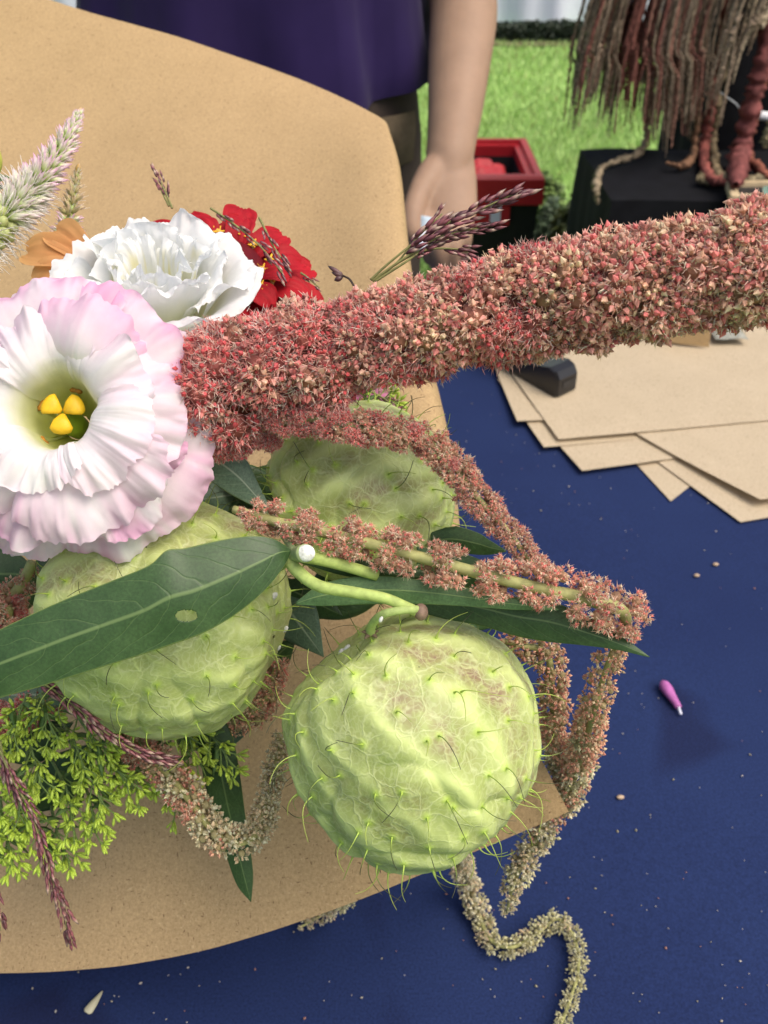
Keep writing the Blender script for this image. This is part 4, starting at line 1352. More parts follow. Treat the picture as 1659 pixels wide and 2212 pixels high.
# ---- the sprig that carries the fruits: stalks and long leaves
def leaf(parent, upper, lower, d0, d1, fold, mat, name='leaf', bow=0.0, hole=None, na=70, nc=24, label=None, wave=.0008, seed=0):
    n = max(len(upper), len(lower))
    U, L = cr(upper, na), cr(lower, na)
    f = np.linspace(0, 1, na)
    d = d0 + (d1 - d0) * f - bow * np.sin(f * math.pi)
    u = np.linspace(0, 1, nc)
    g = np.zeros((na, nc, 3)); c = np.zeros((na, nc, 3)); skip = np.zeros((na, nc), bool)
    for i in range(na):
        wpx = np.linalg.norm(U[i] - L[i])
        for j in range(nc):
            p = U[i] * (1 - u[j]) + L[i] * u[j]
            x = abs(2 * u[j] - 1)
            dd = d[i] + fold * (x ** 1.3) * pxm(wpx, d[i]) * -1
            g[i, j] = at(p[0], p[1], dd)
            c[i, j] = (f[i], u[j], 0)
            if hole is not None:
                for hx, hy, hw, hh in hole:
                    q = (p - np.array([hx, hy])) / np.array([hw, hh])
                    if (np.abs(q) ** 2.6).sum() < 1:
                        skip[i, j] = True
    g += T_ * (wave * vnoise(g, 60, seed))[..., None]
    mb = MB(); mb.grid(g, c, skip=skip)
    o = obj(name, mb, M[mat], parent)
    so = o.modifiers.new('thickness', 'SOLIDIFY'); so.thickness = .00018; so.offset = 0
    if label:
        o['label'] = label
    return o


sg = thing('milkweed_sprig', 'green milkweed sprig with long dark leaves and a white cut stem end among the fruits', 'plant sprig', at(640, 1195, .246))
leaf(sg, [(628, 1187), (590, 1164), (540, 1158), (470, 1168), (400, 1184), (360, 1189), (322, 1221), (240, 1255), (150, 1291), (60, 1331), (-60, 1388), (-200, 1450)],
     [(628, 1193), (612, 1225), (572, 1275), (512, 1325), (442, 1366), (372, 1392), (300, 1416), (220, 1441), (130, 1469), (60, 1490), (-60, 1515), (-200, 1480)], .2465, .236, -.10, 'leaf_dark', bow=.006, hole=[(405, 1328, 23, 12.5)], na=280, nc=84, label='broad long dark leaf with a small hole')
leaf(sg, [(640, 1300), (690, 1264), (760, 1246), (840, 1245), (930, 1256), (1030, 1275), (1110, 1293), (1205, 1315)],
     [(640, 1306), (700, 1309), (780, 1306), (860, 1304), (940, 1306), (1030, 1311), (1110, 1317), (1207, 1318)], .252, .25, -.12, 'leaf_mid', label='pale green narrow leaf above the front fruit')
leaf(sg, [(860, 1270), (950, 1262), (1040, 1275), (1120, 1290), (1200, 1302), (1290, 1342), (1350, 1380), (1402, 1418)],
     [(860, 1310), (960, 1337), (1040, 1352), (1110, 1373), (1180, 1386), (1250, 1393), (1330, 1403), (1401, 1419)], .262, .252, -.12, 'leaf_dark', label='dark pointed leaf reaching right over the cloth')
leaf(sg, [(930, 1150), (980, 1137), (1030, 1150), (1060, 1168), (1092, 1188)], [(930, 1185), (980, 1192), (1030, 1198), (1060, 1198), (1093, 1192)], .285, .28, -.1, 'leaf_dark')
leaf(sg, [(650, 1204), (740, 1203), (840, 1219), (930, 1236), (1010, 1252)], [(650, 1216), (740, 1243), (840, 1258), (930, 1260), (1011, 1256)], .256, .256, -.1, 'leaf_dark')
leaf(sg, [(900, 1180), (980, 1190), (1050, 1215), (1120, 1255)], [(900, 1260), (980, 1275), (1050, 1280), (1121, 1262)], .268, .262, -.1, 'leaf_dark')
leaf(sg, [(590, 1109), (560, 1050), (530, 990), (490, 958), (450, 965), (428, 985)], [(590, 1113), (545, 1092), (495, 1066), (445, 1032), (428, 1010), (428, 989)], .283, .278, -.12, 'leaf_grey', label='grey green leaf beside the pink petals')
mb = MB(); mb.tube(cr(ats([(560, 1090, .29), (600, 1135, .27), (628, 1180, .252), (640, 1198, .2475)]), 16), pxm(9, .26), 10, (.22, .29, .14)); obj('petiole', mb, M['stem'], sg)
mb = MB(); mb.tube(cr(ats([(575, 1240, .275), (612, 1212, .255), (640, 1198, .248), (660, 1195, .2415)]), 16), pxm(1, .25) * np.interp(np.linspace(0, 1, 16), [0, .7, 1], [16, 17, 20]), 14, (.30, .37, .16)); obj('cut_stem', mb, M['stem'], sg)
mb = MB(); mb.ellipsoid(at(661, 1195, .2412), (pxm(20, .241), pxm(19, .241), .0008), np.array([RIGHT, UP, V(.35, .05, 1)]), 18, 8); obj('cut_face', mb, M['cut_white'], sg)
mb = MB(); mb.tube(cr(ats([(640, 1200, .2485), (690, 1208, .2475), (745, 1222, .249), (815, 1243, .2515)]), 20), pxm(13, .25) * np.linspace(1.1, .95, 20), 12, (.37, .47, .13)); obj('fruit_stalk', mb, M['stem'], sg)
mb = MB(); mb.tube(cr(ats([(622, 1208, .2495), (645, 1236, .2465), (690, 1266, .2445), (760, 1279, .2435), (830, 1292, .2430), (880, 1312, .2440), (903, 1322, .2450)]), 30), pxm(12.5, .245) * np.linspace(1.15, .9, 30), 12, (.38, .48, .14)); obj('fruit_stalk', mb, M['stem'], sg)
mb = MB(); mb.ellipsoid(at(909, 1322, .2448), (pxm(16, .245), pxm(19, .245), pxm(16, .245)), np.array([RIGHT, UP, T_]), 14, 9); obj('stalk_scar', mb, M['brown_cut'], sg)
# white latex drips on the left fruit and stalks
for px, py, r_, P_ in ((590, 1288, 9, P2), (618, 1360, 8, P2), (603, 1400, 7, P2), (720, 1388, 8, P1), (738, 1378, 8, P1), (823, 1338, 6, None)):
    if P_ is not None:
        q = P_.reshape(-1, 3) - CAM
        dd = q @ FWD
        e = np.hypot(q @ RIGHT / dd * FPX + W / 2 - px, H / 2 - (q @ UP) / dd * FPX - py) + 1e5 * (dd > (.29 if P_ is P2 else .272))
        p = q[np.argmin(e)] + CAM
    else:
        p = at(px, py, .2405)
    mb = MB(); mb.ellipsoid(p, (pxm(r_ * (.8 + .6 * rng.random()), .26), pxm(r_ * (.8 + .5 * rng.random()), .26), .0006), np.array([nrm(RIGHT + .5 * UP), UP, T_]), 9, 6)
    obj('latex_drop', mb, M['cut_white'], sg if P_ is None else (f2 if P_ is P2 else f1))

lf = thing('dark_leaf_stem', 'dark narrow leaf pointing down over the lower kraft paper', 'leaf', at(480, 1600, .327))
leaf(lf, [(395, 1540), (428, 1610), (442, 1690), (464, 1765), (489, 1850), (512, 1912), (541, 1947)], [(480, 1540), (505, 1600), (520, 1680), (530, 1760), (541, 1835), (547, 1890), (543, 1948)], .318, .326, -.1, 'leaf_dark', name='blade')
fs = thing('foliage_sprig', 'shadowed dark green leaves filling the gaps between the fruits', 'foliage', at(600, 1150, .33))
for k, (x0, y0, x1, y1, w) in enumerate([(430, 1150, 640, 990, 45), (470, 1000, 660, 1130, 40), (430, 1080, 560, 1060, 38), (600, 1160, 700, 930, 40), (640, 1330, 900, 1180, 60), (560, 1230, 700, 1420, 50), (900, 1240, 1040, 1390, 45), (600, 1260, 740, 1330, 40), (430, 1130, 530, 1190, 40), (500, 1500, 640, 1380, 45), (120, 1460, 260, 1540, 45), (-40, 1500, 180, 1500, 40), (-60, 1240, 90, 1240, 50), (-30, 1340, 120, 1200, 40), (380, 1600, 560, 1560, 40), (620, 920, 760, 890, 30), (0, 1640, 160, 1560, 40), (40, 1760, 220, 1600, 45), (880, 1300, 1090, 1350, 40)]):
    a = np.array([x0, y0], float); b = np.array([x1, y1], float); n_ = nrm(np.array([-(b - a)[1], (b - a)[0]])) * w
    up_ = [a, a * .7 + b * .3 + n_, a * .4 + b * .6 + n_, b]; lo_ = [a, a * .7 + b * .3 - n_, a * .4 + b * .6 - n_, b]
    leaf(fs, up_, lo_, .322 + .012 * rng.random(), .328 + .012 * rng.random(), -.12, ('leaf_dark', 'leaf_dark', 'leaf_grey')[k % 3] if k < 16 else 'leaf_dark', na=30, nc=10)


# ---- lisianthus flowers
def petal_mesh(C0, B, R_, prof, th0, width, seed, ruf, tint, inner=(.86, .87, .60), na=52, nc=96, teeth=.019, droop=0.0, trim=.0):
    """prof: [(rho, z)] base to tip in units of R_; B rows = x, y, z axes; tint(v, u, noise) -> colour"""
    pr = cr(prof, 200)
    v = np.linspace(0, 1, na); u = np.linspace(-1, 1, nc)
    vv, uu = np.meshgrid(v, u, indexing='ij')
    s3 = np.stack([uu * 2 + seed * 3.1, vv * 1.2, 0 * uu + seed], -1)
    Lf = 1 - .16 * np.abs(uu) ** 2.6 - trim + .05 * vnoise(np.stack([uu * 1.7 + seed, 0 * uu, 0 * uu + seed * 2], -1), 1.3) + teeth * 1.0 * vnoise(np.stack([uu * 7 + seed, 0 * uu, 0 * uu], -1), 1.6) + teeth * .9 * vnoise(np.stack([uu * 24 + seed, 0 * uu, 0 * uu], -1), 1.6)
    ve = np.clip(vv * Lf, 0, 1)
    idx = ve * 199
    i0 = np.clip(idx.astype(int), 0, 198); fr = (idx - i0)[..., None]
    rz = pr[i0] * (1 - fr) + pr[i0 + 1] * fr
    dp = np.gradient(pr, axis=0); dp /= np.linalg.norm(dp, axis=1)[:, None]
    nn_ = dp[i0]; nrm2 = np.stack([-nn_[..., 1], nn_[..., 0]], -1)
    wv = width * (.55 + .45 * np.clip(vv * 2.2, 0, 1))
    th = th0 + uu * wv
    ed = np.clip((vv - .62) / .38, 0, 1) ** 1.6
    w = ruf * (1.5 * vv ** 1.6 * vnoise(s3, .75, seed) + ed * (1.2 * vnoise(s3, 1.7, seed + 3) + .50 * vnoise(s3, 4.2, seed + 5)) + .20 * ed ** 2 * vnoise(s3, 11, seed + 7))
    rho = rz[..., 0] + nrm2[..., 0] * w
    z = rz[..., 1] + nrm2[..., 1] * w - droop * vv ** 2 * np.maximum(0, np.cos(th + 0))
    x, y = rho * np.cos(th), rho * np.sin(th)
    x = x + .02 * vv ** 2 * vnoise(s3, 1.5, seed + 4)
    P = C0 + R_ * (x[..., None] * B[0] + y[..., None] * B[1] + z[..., None] * B[2])
    nz = vnoise(s3, 2.4, seed + 6)
    streak = vnoise(np.stack([uu * 14, vv * 1.5, 0 * uu + seed], -1), 1.2)
    c = tint(vv, uu, nz, streak)
    return P, c


def basis(z, x=RIGHT):
    z = nrm(z); x = nrm(np.asarray(x) - z * np.dot(x, z)); return np.array([x, np.cross(z, x), z])


def lerp3(a, b, f):
    f = np.clip(f, 0, 1)[..., None]
    return np.asarray(a) * (1 - f) + np.asarray(b) * f


WHITE, CREAM, PINK, YG = (.89, .89, .885), (.84, .86, .54), (.80, .47, .66), (.74, .77, .22)


def pink_tint(strength, throat):
    def f(v, u, n, s):
        c = lerp3(YG, CREAM, (v - .18) / .24) if throat else lerp3((.72, .76, .45), CREAM, v / .42)
        c = np.where((v < .42)[..., None], c, lerp3(CREAM, WHITE, (v - .42) / .25))
        k = strength * np.clip((v - .45) / .5, 0, 1) ** 1.3 * np.clip(.75 + .9 * n + .35 * s, 0, 1.3) + .25 * strength * np.clip((v - .95) / .05, 0, 1)
        c = c * (1 - np.clip(k, 0, 1))[..., None] + np.array(PINK) * np.clip(k, 0, 1)[..., None]
        return c
    return f


def lisianthus(label, c, R_px, axis, whorls, tints, seed0, cat='flower', centre=True, spin=0.0):
    C0 = at(*c); R_ = pxm(R_px, c[2]); B = basis(axis)
    t = thing('lisianthus', label, cat, C0)
    sd_ = seed0
    for (npet, prof, width, ruf, off, vis), tn in zip(whorls, tints):
        for k in range(npet):
            sd_ += 1
            th0 = off + spin + 2 * math.pi * k / npet + .16 * rng.normal()
            g_, h_ = 1 + .06 * rng.normal(), .035 * rng.normal()
            pr = [(r_ * (1 + (g_ - 1) * min(1, r_ / .6)), z_ + .014 * (k % 2) + h_ * max(0, r_ - .25)) for r_, z_ in prof]
            P, col = petal_mesh(C0, B, R_, pr, th0, width * (1 + .12 * rng.normal()), sd_, ruf, tn)
            mb = MB(); mb.grid(P, np.clip(col, 0, .9)); obj('petal', mb, M['petal'], t)
    if centre:
        at_l = lambda x, y, z: C0 + R_ * (x * B[0] + y * B[1] + z * B[2])
        mb = MB(); mb.tube(cr([at_l(0, 0, -.72), at_l(.0, .0, -.5), at_l(0, .0, -.36), at_l(0, .02, -.28)], 14), R_ * np.interp(np.linspace(0, 1, 14), [0, .4, .75, 1], [.09, .10, .05, .03]), 16); obj('ovary', mb, M['ovary'], t)
        for k in range(3):
            a = k * 2.094 + .5
            rd = math.cos(a) * B[0] + math.sin(a) * B[1]
            c_ = at_l(0, .03, -.23)
            mb = MB(); mb.tube(cr([c_ + rd * R_ * .012, c_ + rd * R_ * .07 + B[2] * R_ * .025, c_ + rd * R_ * .125 + B[2] * R_ * .01, c_ + rd * R_ * .155 - B[2] * R_ * .03], 14), R_ * np.interp(np.linspace(0, 1, 14), [0, .3, .62, .85, 1], [.018, .06, .088, .07, .02]), 14, flat=(.42, 1.0), updir=B[2]); obj('stigma_lobe', mb, M['yellow'], t)
        for k in range(5):
            a = k * 1.257 + .1
            mb = MB(); q = [at_l(.1 * math.cos(a), .1 * math.sin(a), -.66), at_l(.2 * math.cos(a), .2 * math.sin(a), -.5), at_l(.235 * math.cos(a), .235 * math.sin(a), -.4)]
            mb.tube(cr(q, 10), R_ * .012, 6, (.55, .58, .2)); s_ = obj('stamen', mb, M['stem'], t)
            mb = MB(); tv = -math.sin(a) * B[0] + math.cos(a) * B[1]
            mb.tube(cr([q[2] - tv * R_ * .045, q[2] + B[2] * R_ * .02, q[2] + tv * R_ * .05], 10), R_ * .02 * np.interp(np.linspace(0, 1, 10), [0, .2, .5, .8, 1], [.4, 1, .7, 1, .3]), 8); obj('anther', mb, M['orange_anther'], s_)
    return t


IN = [(.10, -.70), (.20, -.54), (.27, -.32), (.30, -.12), (.37, .02), (.54, .08), (.76, .03)]
MI = [(.11, -.76), (.22, -.60), (.32, -.35), (.41, -.12), (.56, .0), (.76, .01), (.94, -.08)]
OU = [(.12, -.78), (.25, -.62), (.39, -.40), (.55, -.24), (.74, -.16), (.92, -.17), (1.03, -.25)]
BK = [(.12, -.79), (.27, -.66), (.43, -.48), (.61, -.36), (.80, -.32), (.98, -.36), (1.10, -.48)]
lisianthus('large open lisianthus, white with soft pink edges and a yellow green throat', (116, 886, .247), 300, V(.05, .10, 1),
           [(5, IN, .86, .11, .55, 1), (5, MI, .86, .12, .0, 1), (5, OU, .80, .10, .5, 1), (6, BK, .68, .085, .1, 1)],
           [pink_tint(.30, True), pink_tint(.60, True), pink_tint(.85, True), pink_tint(.72, False)], 10)

def white_tint(v, u, n, s):
    c = lerp3((.62, .70, .36), (.80, .82, .60), v / .35)
    return np.where((v < .35)[..., None], c, lerp3((.84, .86, .66), (.89, .90, .89), (v - .35) / .3))
def white_in(v, u, n, s):
    c = white_tint(v, u, n, s); k = np.clip((n - .15) * 2, 0, 1) * np.clip(1 - np.abs(v - .55) / .35, 0, 1) * .8
    return c * (1 - k[..., None]) + np.array([.80, .72, .22]) * k[..., None]
WC = [(.08, -.86), (.18, -.62), (.24, -.34), (.26, -.08), (.30, .08), (.40, .17)]
WI = [(.10, -.90), (.26, -.66), (.38, -.36), (.44, -.08), (.48, .10), (.54, .22)]
WM = [(.12, -.92), (.32, -.68), (.48, -.38), (.60, -.12), (.72, .06), (.84, .12)]
WO = [(.13, -.94), (.36, -.74), (.56, -.48), (.74, -.24), (.92, -.10), (1.04, -.14)]
lisianthus('white ruffled lisianthus seen from the side behind the pink one', (326, 580, .288), 204, V(.06, .72, .70),
           [(5, WC, .75, .13, .9, 1), (5, WI, .9, .12, .3, 1), (5, WM, .9, .13, .0, 1), (6, WO, .85, .12, .4, 1)], [white_in, white_in, white_tint, white_tint], 60, centre=False)
# ragged pale petal hanging below the pink flower belongs to a third bloom tucked underneath
lisianthus('ragged pale pink lisianthus petals hanging beneath the large pink flower', (60, 1120, .272), 130, V(.1, -.75, .6), [(4, WM, .75, .13, .8, 1)], [pink_tint(.35, False)], 90, centre=False)


# ---- red zinnia
def disc_petal(C0, B, th, r0, r1, w, lift, seed, notch=0.0, na=18, nc=15, cup=.12):
    v = np.linspace(0, 1, na); u = np.linspace(-1, 1, nc)
    vv, uu = np.meshgrid(v, u, indexing='ij')
    half = w * np.clip(np.sin(np.clip(.12 + vv * .86, 0, 1) * math.pi * .62) ** .8, 0, 1) * np.sqrt(np.clip(1 - np.clip((vv - .62) / .42, 0, 1) ** 2.4, 0.02, 1))
    rad = r0 + (r1 - r0) * vv - notch * (r1 - r0) * np.exp(-(uu / .3) ** 2) * vv ** 6
    lat = uu * half
    z = lift * np.sin(vv * 2.1) * (r1 - r0) + cup * half * uu ** 2 - .10 * (r1 - r0) * vv ** 3 + .0006 * vnoise(np.stack([uu * 3 + seed, vv * 2, 0 * uu + seed], -1), 1.5) + .0002 * np.sin(uu * 14)
    rx, ry = math.cos(th) * B[0] + math.sin(th) * B[1], -math.sin(th) * B[0] + math.cos(th) * B[1]
    return C0 + rad[..., None] * rx + lat[..., None] * ry + z[..., None] * B[2], vv, uu


zc = (482, 612, .328); C0 = at(*zc); B = basis(V(.22, .50, .80))
zn = thing('zinnia', 'deep red zinnia with yellow star florets half hidden behind the white flower', 'flower', C0)
k1 = pxm(1, zc[2])
for lay, (np_, r0, r1, w, lift, dz) in enumerate(((13, 60, 216, 44, .16, -.003), (11, 55, 186, 38, .30, .001), (9, 45, 140, 32, .45, .004))):
    for k in range(np_):
        P, vv, uu = disc_petal(C0 + B[2] * dz, B, 6.283 * k / np_ + lay * .35 + .05 * rng.normal(), r0 * k1, r1 * k1 * (1 + .05 * rng.normal()), w * k1, lift + .05 * rng.normal(), k + lay * 20, notch=.04)
        col = lerp3((.26, .007, .012), (.42, .010, .019), vv + .3 * vnoise(np.stack([uu * 4, vv, 0 * uu + k], -1), 2))
        mb = MB(); mb.grid(P, col); obj('petal', mb, M['red_petal'], zn)
mb = MB(); mb.ellipsoid(C0 + B[2] * .004, (95 * k1, 95 * k1, .009), B, 24, 12, (.16, .008, .014)); obj('disc', mb, M['red_petal'], zn)
for k in range(14):
    a = k * 2.39996; rr = (70 + 34 * math.sqrt((k + .5) / 14)) * k1
    p = C0 + rr * (math.cos(a) * B[0] + math.sin(a) * B[1]) + B[2] * .009
    mb = MB()
    for q in range(5):
        d = nrm(B[2] * .4 + math.cos(q * 1.257) * B[0] + math.sin(q * 1.257) * B[1])
        mb.tube([p + B[2] * .001, p + d * .0013, p + d * .0023 + B[2] * .0004], [.00045, .0005, .0002], 5, (.72, .42, .03))
    mb.tube([p - B[2] * .004, p + B[2] * .0012], .0007, 6, (.65, .5, .22)); obj('disc_floret', mb, M['stem'], zn)

# ---- orange flower peeping out at the left
oc = (212, 572, .305); C0 = at(*oc); B = basis(V(-.15, .35, .9)); k1 = pxm(1, oc[2])
og = thing('orange_flower', 'orange flower with broad veined petals peeking from behind the white bloom', 'flower', C0)
for k, (a, L_, w) in enumerate(((2.86, 186, 46), (2.40, 158, 42), (3.35, 150, 40), (1.6, 60, 26), (.8, 60, 26), (0, 60, 26), (5.4, 60, 26), (4.6, 60, 26), (3.9, 80, 30))):
    P, vv, uu = disc_petal(C0, B, a, 12 * k1, L_ * k1, w * k1, .12, 70 + k, notch=.06, cup=.3)
    st = np.clip(1 - np.abs(np.abs(uu) - .35) / .08, 0, 1) * np.clip(1.1 - vv, 0, 1)
    col = lerp3((.64, .27, .10), (.70, .41, .17), vv * .7 + np.abs(uu) * .4) * (1 - .35 * st[..., None])
    mb = MB(); mb.grid(P, np.clip(col, 0, .9)); obj('petal', mb, M['petal'], og)
mb = MB(); mb.ellipsoid(C0 + B[2] * .002, (30 * k1, 30 * k1, .003), B, 16, 8, (.5, .25, .03)); obj('disc', mb, M['stem'], og)

# ---- small pink flower behind the plume
oc = (790, 872, .345); C0 = at(*oc); B = basis(V(.2, .35, .9)); k1 = pxm(1, oc[2])
pk = thing('pink_flower', 'small mauve pink flower glimpsed just below the thick red plume', 'flower', C0)
for k in range(6):
    P, vv, uu = disc_petal(C0, B, k * 1.047 + .2, 8 * k1, 66 * k1, 24 * k1, .1, 90 + k)
    mb = MB(); mb.grid(P, lerp3((.5, .16, .3), (.62, .26, .42), vv)); obj('petal', mb, M['petal'], pk)
mb = MB(); mb.ellipsoid(C0, (14 * k1, 14 * k1, .003), B, 10, 6, (.4, .35, .05)); obj('disc', mb, M['stem'], pk)


# ---- celosia spikes
def spindle(m_, p, d, L, r, cols, seg=6, n=7, shape=None):
    s = np.linspace(0, 1, n)
    rad = r * (np.sin(np.clip(s * .93 + .06, 0, 1) * math.pi) ** .75 if shape is None else np.interp(s, *shape))
    q = p + nrm(d) * L * s[:, None]
    c = np.array([np.interp(s, np.linspace(0, 1, len(cols)), np.array(cols)[:, i]) for i in range(3)]).T
    m_.tube(q, rad, seg, c, cap=True)


def bract_mesh(cols, nfil=0, bead_=False):
    m_ = MB()
    if not bead_:
        spindle(m_, np.zeros(3), np.array([0, 0, 1.0]), 1.0, .17, cols, 7, 9, ([0, .12, .35, .7, 1], [.35, .85, 1, .55, .04]))
        for k in range(3):
            a = k * 2.094; d = np.array([math.cos(a) * .22, math.sin(a) * .22, 1])
            spindle(m_, np.array([math.cos(a), math.sin(a), 0]) * .05, d, .9, .09, cols, 5, 7, ([0, .15, .4, 1], [.5, 1, .9, .05]))
    else:
        m_.ellipsoid((0, 0, .3), (.24, .24, .3), None, 10, 8, (.50, .56, .22))
    for k in range(nfil):
        d = nrm(np.array([rng.normal() * .42, rng.normal() * .42, 1]))
        e = d * (1.0 + .35 * rng.random())
        m_.tube([d * .15, e * .6, e + .05 * rng.normal(size=3)], [.022, .016, .009], 4, (.84, .80, .74))
    me = m_.mesh('floret'); me.materials.append(M['bract']); return me


BC = [bract_mesh([(.28, .44, .07), (.58, .70, .28), (.80, .68, .66), (.72, .36, .58)]) for _ in range(2)]
BO = [bract_mesh([(.28, .44, .07), (.54, .66, .26), (.80, .78, .64), (.78, .60, .66)], 5) for _ in range(3)]
BB = [bract_mesh([], 7, True) for _ in range(2)]
BY = [bract_mesh([(.40, .40, .14), (.55, .50, .22), (.60, .48, .28), (.60, .42, .30)], 2) for _ in range(2)]


def celosia(label, path, rad, n, flen, mesh_of, tipc):
    P = np.asarray(path, float); Q = cr(P, 120); X = ats(Q); R = cr(np.c_[rad], 120)[:, 0] / FPX * Q[:, 2]
    t = thing('celosia_spike', label, 'flower', X[0])
    mb = MB(); mb.tube(X[::3], R[::3] * .32, 8, (.33, .42, .12)); obj('stem', mb, M['stem'], t)
    T = np.gradient(X, axis=0); T /= np.linalg.norm(T, axis=1)[:, None]
    for i in range(n):
        f = ((i + .5) / n); k = min(int(f * 119), 119)
        u = nrm(np.cross(T[k], [.2, .3, .9])); w = np.cross(T[k], u); a = 2.39996 * i
        d = math.cos(a) * u + math.sin(a) * w
        lean = np.interp(f, [0, .4, .8, 1], [.15, .55, 1.1, 2.5])
        inst('floret', mesh_of(f), t, X[k] + d * R[k] * .25, d + T[k] * lean, R[k] * flen * (.85 + .3 * rng.random()) + pxm(10, Q[k, 2]))
    mb = MB(); spindle(mb, X[-1] - T[-1] * .001, T[-1], pxm(26, Q[-1, 2]), pxm(6, Q[-1, 2]), [tipc, (.6, .36, .12)]); obj('tip', mb, M['stem'], t)


celosia('tall celosia spike, green white below with pink tipped bracts above', [(-70, 560, .305), (0, 478, .31), (50, 428, .315), (98, 372, .32), (140, 308, .325), (170, 246, .33)], [50, 48, 43, 36, 24, 8], 150, .95,
        lambda f: random.choice(BB) if f < .22 else random.choice(BO) if f < .48 else random.choice(BC), (.62, .58, .35))
celosia('small thin celosia spike with an orange yellow tip beside the orange petals', [(138, 520, .325), (150, 470, .328), (160, 420, .331), (168, 370, .334)], [22, 18, 12, 7], 46, 1.1,
        lambda f: random.choice(BC) if f < .3 else random.choice(BY), (.62, .42, .08))


# ---- dark purple grass panicles
def spikelet_mesh(v):
    m_ = MB()
    a0, b0, c0 = (.10, .030, .038), (.25, .085, .095), (.48, .36, .27)
    for k in range(4):
        z0 = .16 * k; s = (-1) ** k * .07
        spindle(m_, np.array([s, .02 * rng.normal(), z0]), np.array([s * 1.8 + .04 * rng.normal(), .06 * rng.normal(), 1.0]), .52, .082, [a0, b0 if k % 2 else a0, c0 if (k + v) % 3 == 0 else b0, a0], 5, 6, ([0, .3, .6, 1], [.4, 1, .75, .06]))
    me = m_.mesh('spikelet'); me.materials.append(M['spikelet']); return me


SPK = [spikelet_mesh(v) for v in range(4)]


def panicle(label, stems, d_def=.27, slen=46, group=None):
    """stems: list of (path px[,depth], n spikelets, start fraction)"""
    t = None
    for path, n, f0, sl in stems:
        X = cr(ats(path), 60)
        if t is None:
            t = thing('grass_panicle', label, 'grass', X[0], group)
        mb = MB(); mb.tube(X, .00042 * np.linspace(1, .5, 60), 6, (.22, .22, .08)); obj('stem', mb, M['stem'], t)
        T = np.gradient(X, axis=0)
        dd = np.linalg.norm(ats([path[0]])[0] - CAM)
        for i in range(n):
            f = f0 + (1 - f0) * (i + .5) / n; k = min(int(f * 59), 59)
            td = nrm(T[k]); sd2 = nrm(np.cross(td, FWD)) * (1 if i % 2 else -1)
            L = pxm(sl, .27) * (.85 + .35 * rng.random())
            inst('spikelet', random.choice(SPK), t, X[k] + sd2 * .0005, td + sd2 * .10 + .08 * rng.normal(size=3), L)
    return t


panicle('purple grass panicle fanned out above the plume before the hand', [
    ([(800, 605, .27), (850, 560, .268), (930, 500, .266), (1020, 460, .264), (1108, 420, .262)], 13, .32, 72),
    ([(805, 605, .27), (855, 570, .27), (900, 515, .27), (955, 462, .27)], 4, .40, 48),
    ([(805, 606, .27), (870, 560, .268), (950, 512, .267), (1058, 488, .266)], 7, .6, 50),
    ([(805, 607, .27), (860, 568, .27), (930, 530, .27), (995, 505, .27)], 6, .5, 44),
    ([(810, 608, .27), (870, 570, .268), (920, 540, .268), (985, 538, .268), (1010, 545, .268)], 5, .3, 46)])
panicle('purple grass panicle below the thick plume pointing down over the paper', [
    ([(690, 860, .30), (700, 890, .272), (712, 930, .262)], 4, .2, 52),
    ([(740, 870, .32), (790, 885, .318), (850, 895, .315), (905, 925, .312)], 8, .2, 50),
    ([(800, 845, .318), (835, 865, .316), (860, 890, .314)], 5, .2, 46),
    ([(760, 880, .325), (800, 900, .32), (845, 895, .318)], 4, .3, 44)])
panicle('purple grass spikelets lying across the red zinnia petals', [
    ([(455, 450, .315), (500, 480, .312), (560, 530, .310), (610, 590, .308)], 9, .05, 46),
    ([(560, 470, .318), (590, 530, .314), (620, 575, .312)], 5, .1, 44),
    ([(650, 590, .32), (665, 600, .318), (690, 622, .316)], 3, .1, 30)])
panicle('little dark grass tip standing above the red zinnia', [([(372, 450, .325), (355, 410, .326), (340, 375, .327)], 4, .2, 44), ([(365, 445, .325), (345, 405, .327)], 2, .4, 36)])
panicle('braided purple grass panicle lying over the yellow green buds', [([(75, 1465, .272), (130, 1500, .272), (180, 1540, .272), (240, 1590, .274), (300, 1625, .276), (352, 1642, .278)], 26, .02, 52)])
panicle('long purple grass panicle drooping onto the paper at the lower left', [([(0, 1620, .29), (25, 1680, .288), (60, 1740, .286), (85, 1810, .286), (110, 1890, .287), (135, 1960, .29), (150, 2038, .294)], 26, .05, 52), ([(0, 1600, .295), (10, 1650, .294), (35, 1720, .293)], 7, .2, 46)])
panicle('dark grass tip just entering at the lower left edge', [([(-30, 1880, .29), (-8, 1940, .29), (2, 2010, .29)], 5, .1, 50)])
wf = thing('withered_floret', 'withered dark brown floret on a thin stem above the plume', 'flower', at(762, 612, .265))
mb = MB(); mb.tube(cr(ats([(768, 625, .262), (756, 604, .263), (742, 596, .264)]), 10), .0003, 6, (.06, .04, .03)); obj('stem', mb, M['stem'], wf)
for x0, y0, x1, y1, w in ((742, 596, 708, 574, 6), (742, 597, 716, 588, 6), (740, 598, 722, 606, 7), (740, 596, 730, 586, 5)):
    mb = MB(); a, b = at(x0, y0, .264), at(x1, y1, .264); spindle(mb, a, b - a, np.linalg.norm(b - a), pxm(w, .264), [(.05, .03, .025), (.11, .05, .05), (.03, .02, .02)], 6, 7); obj('sepal', mb, M['spikelet'], wf)
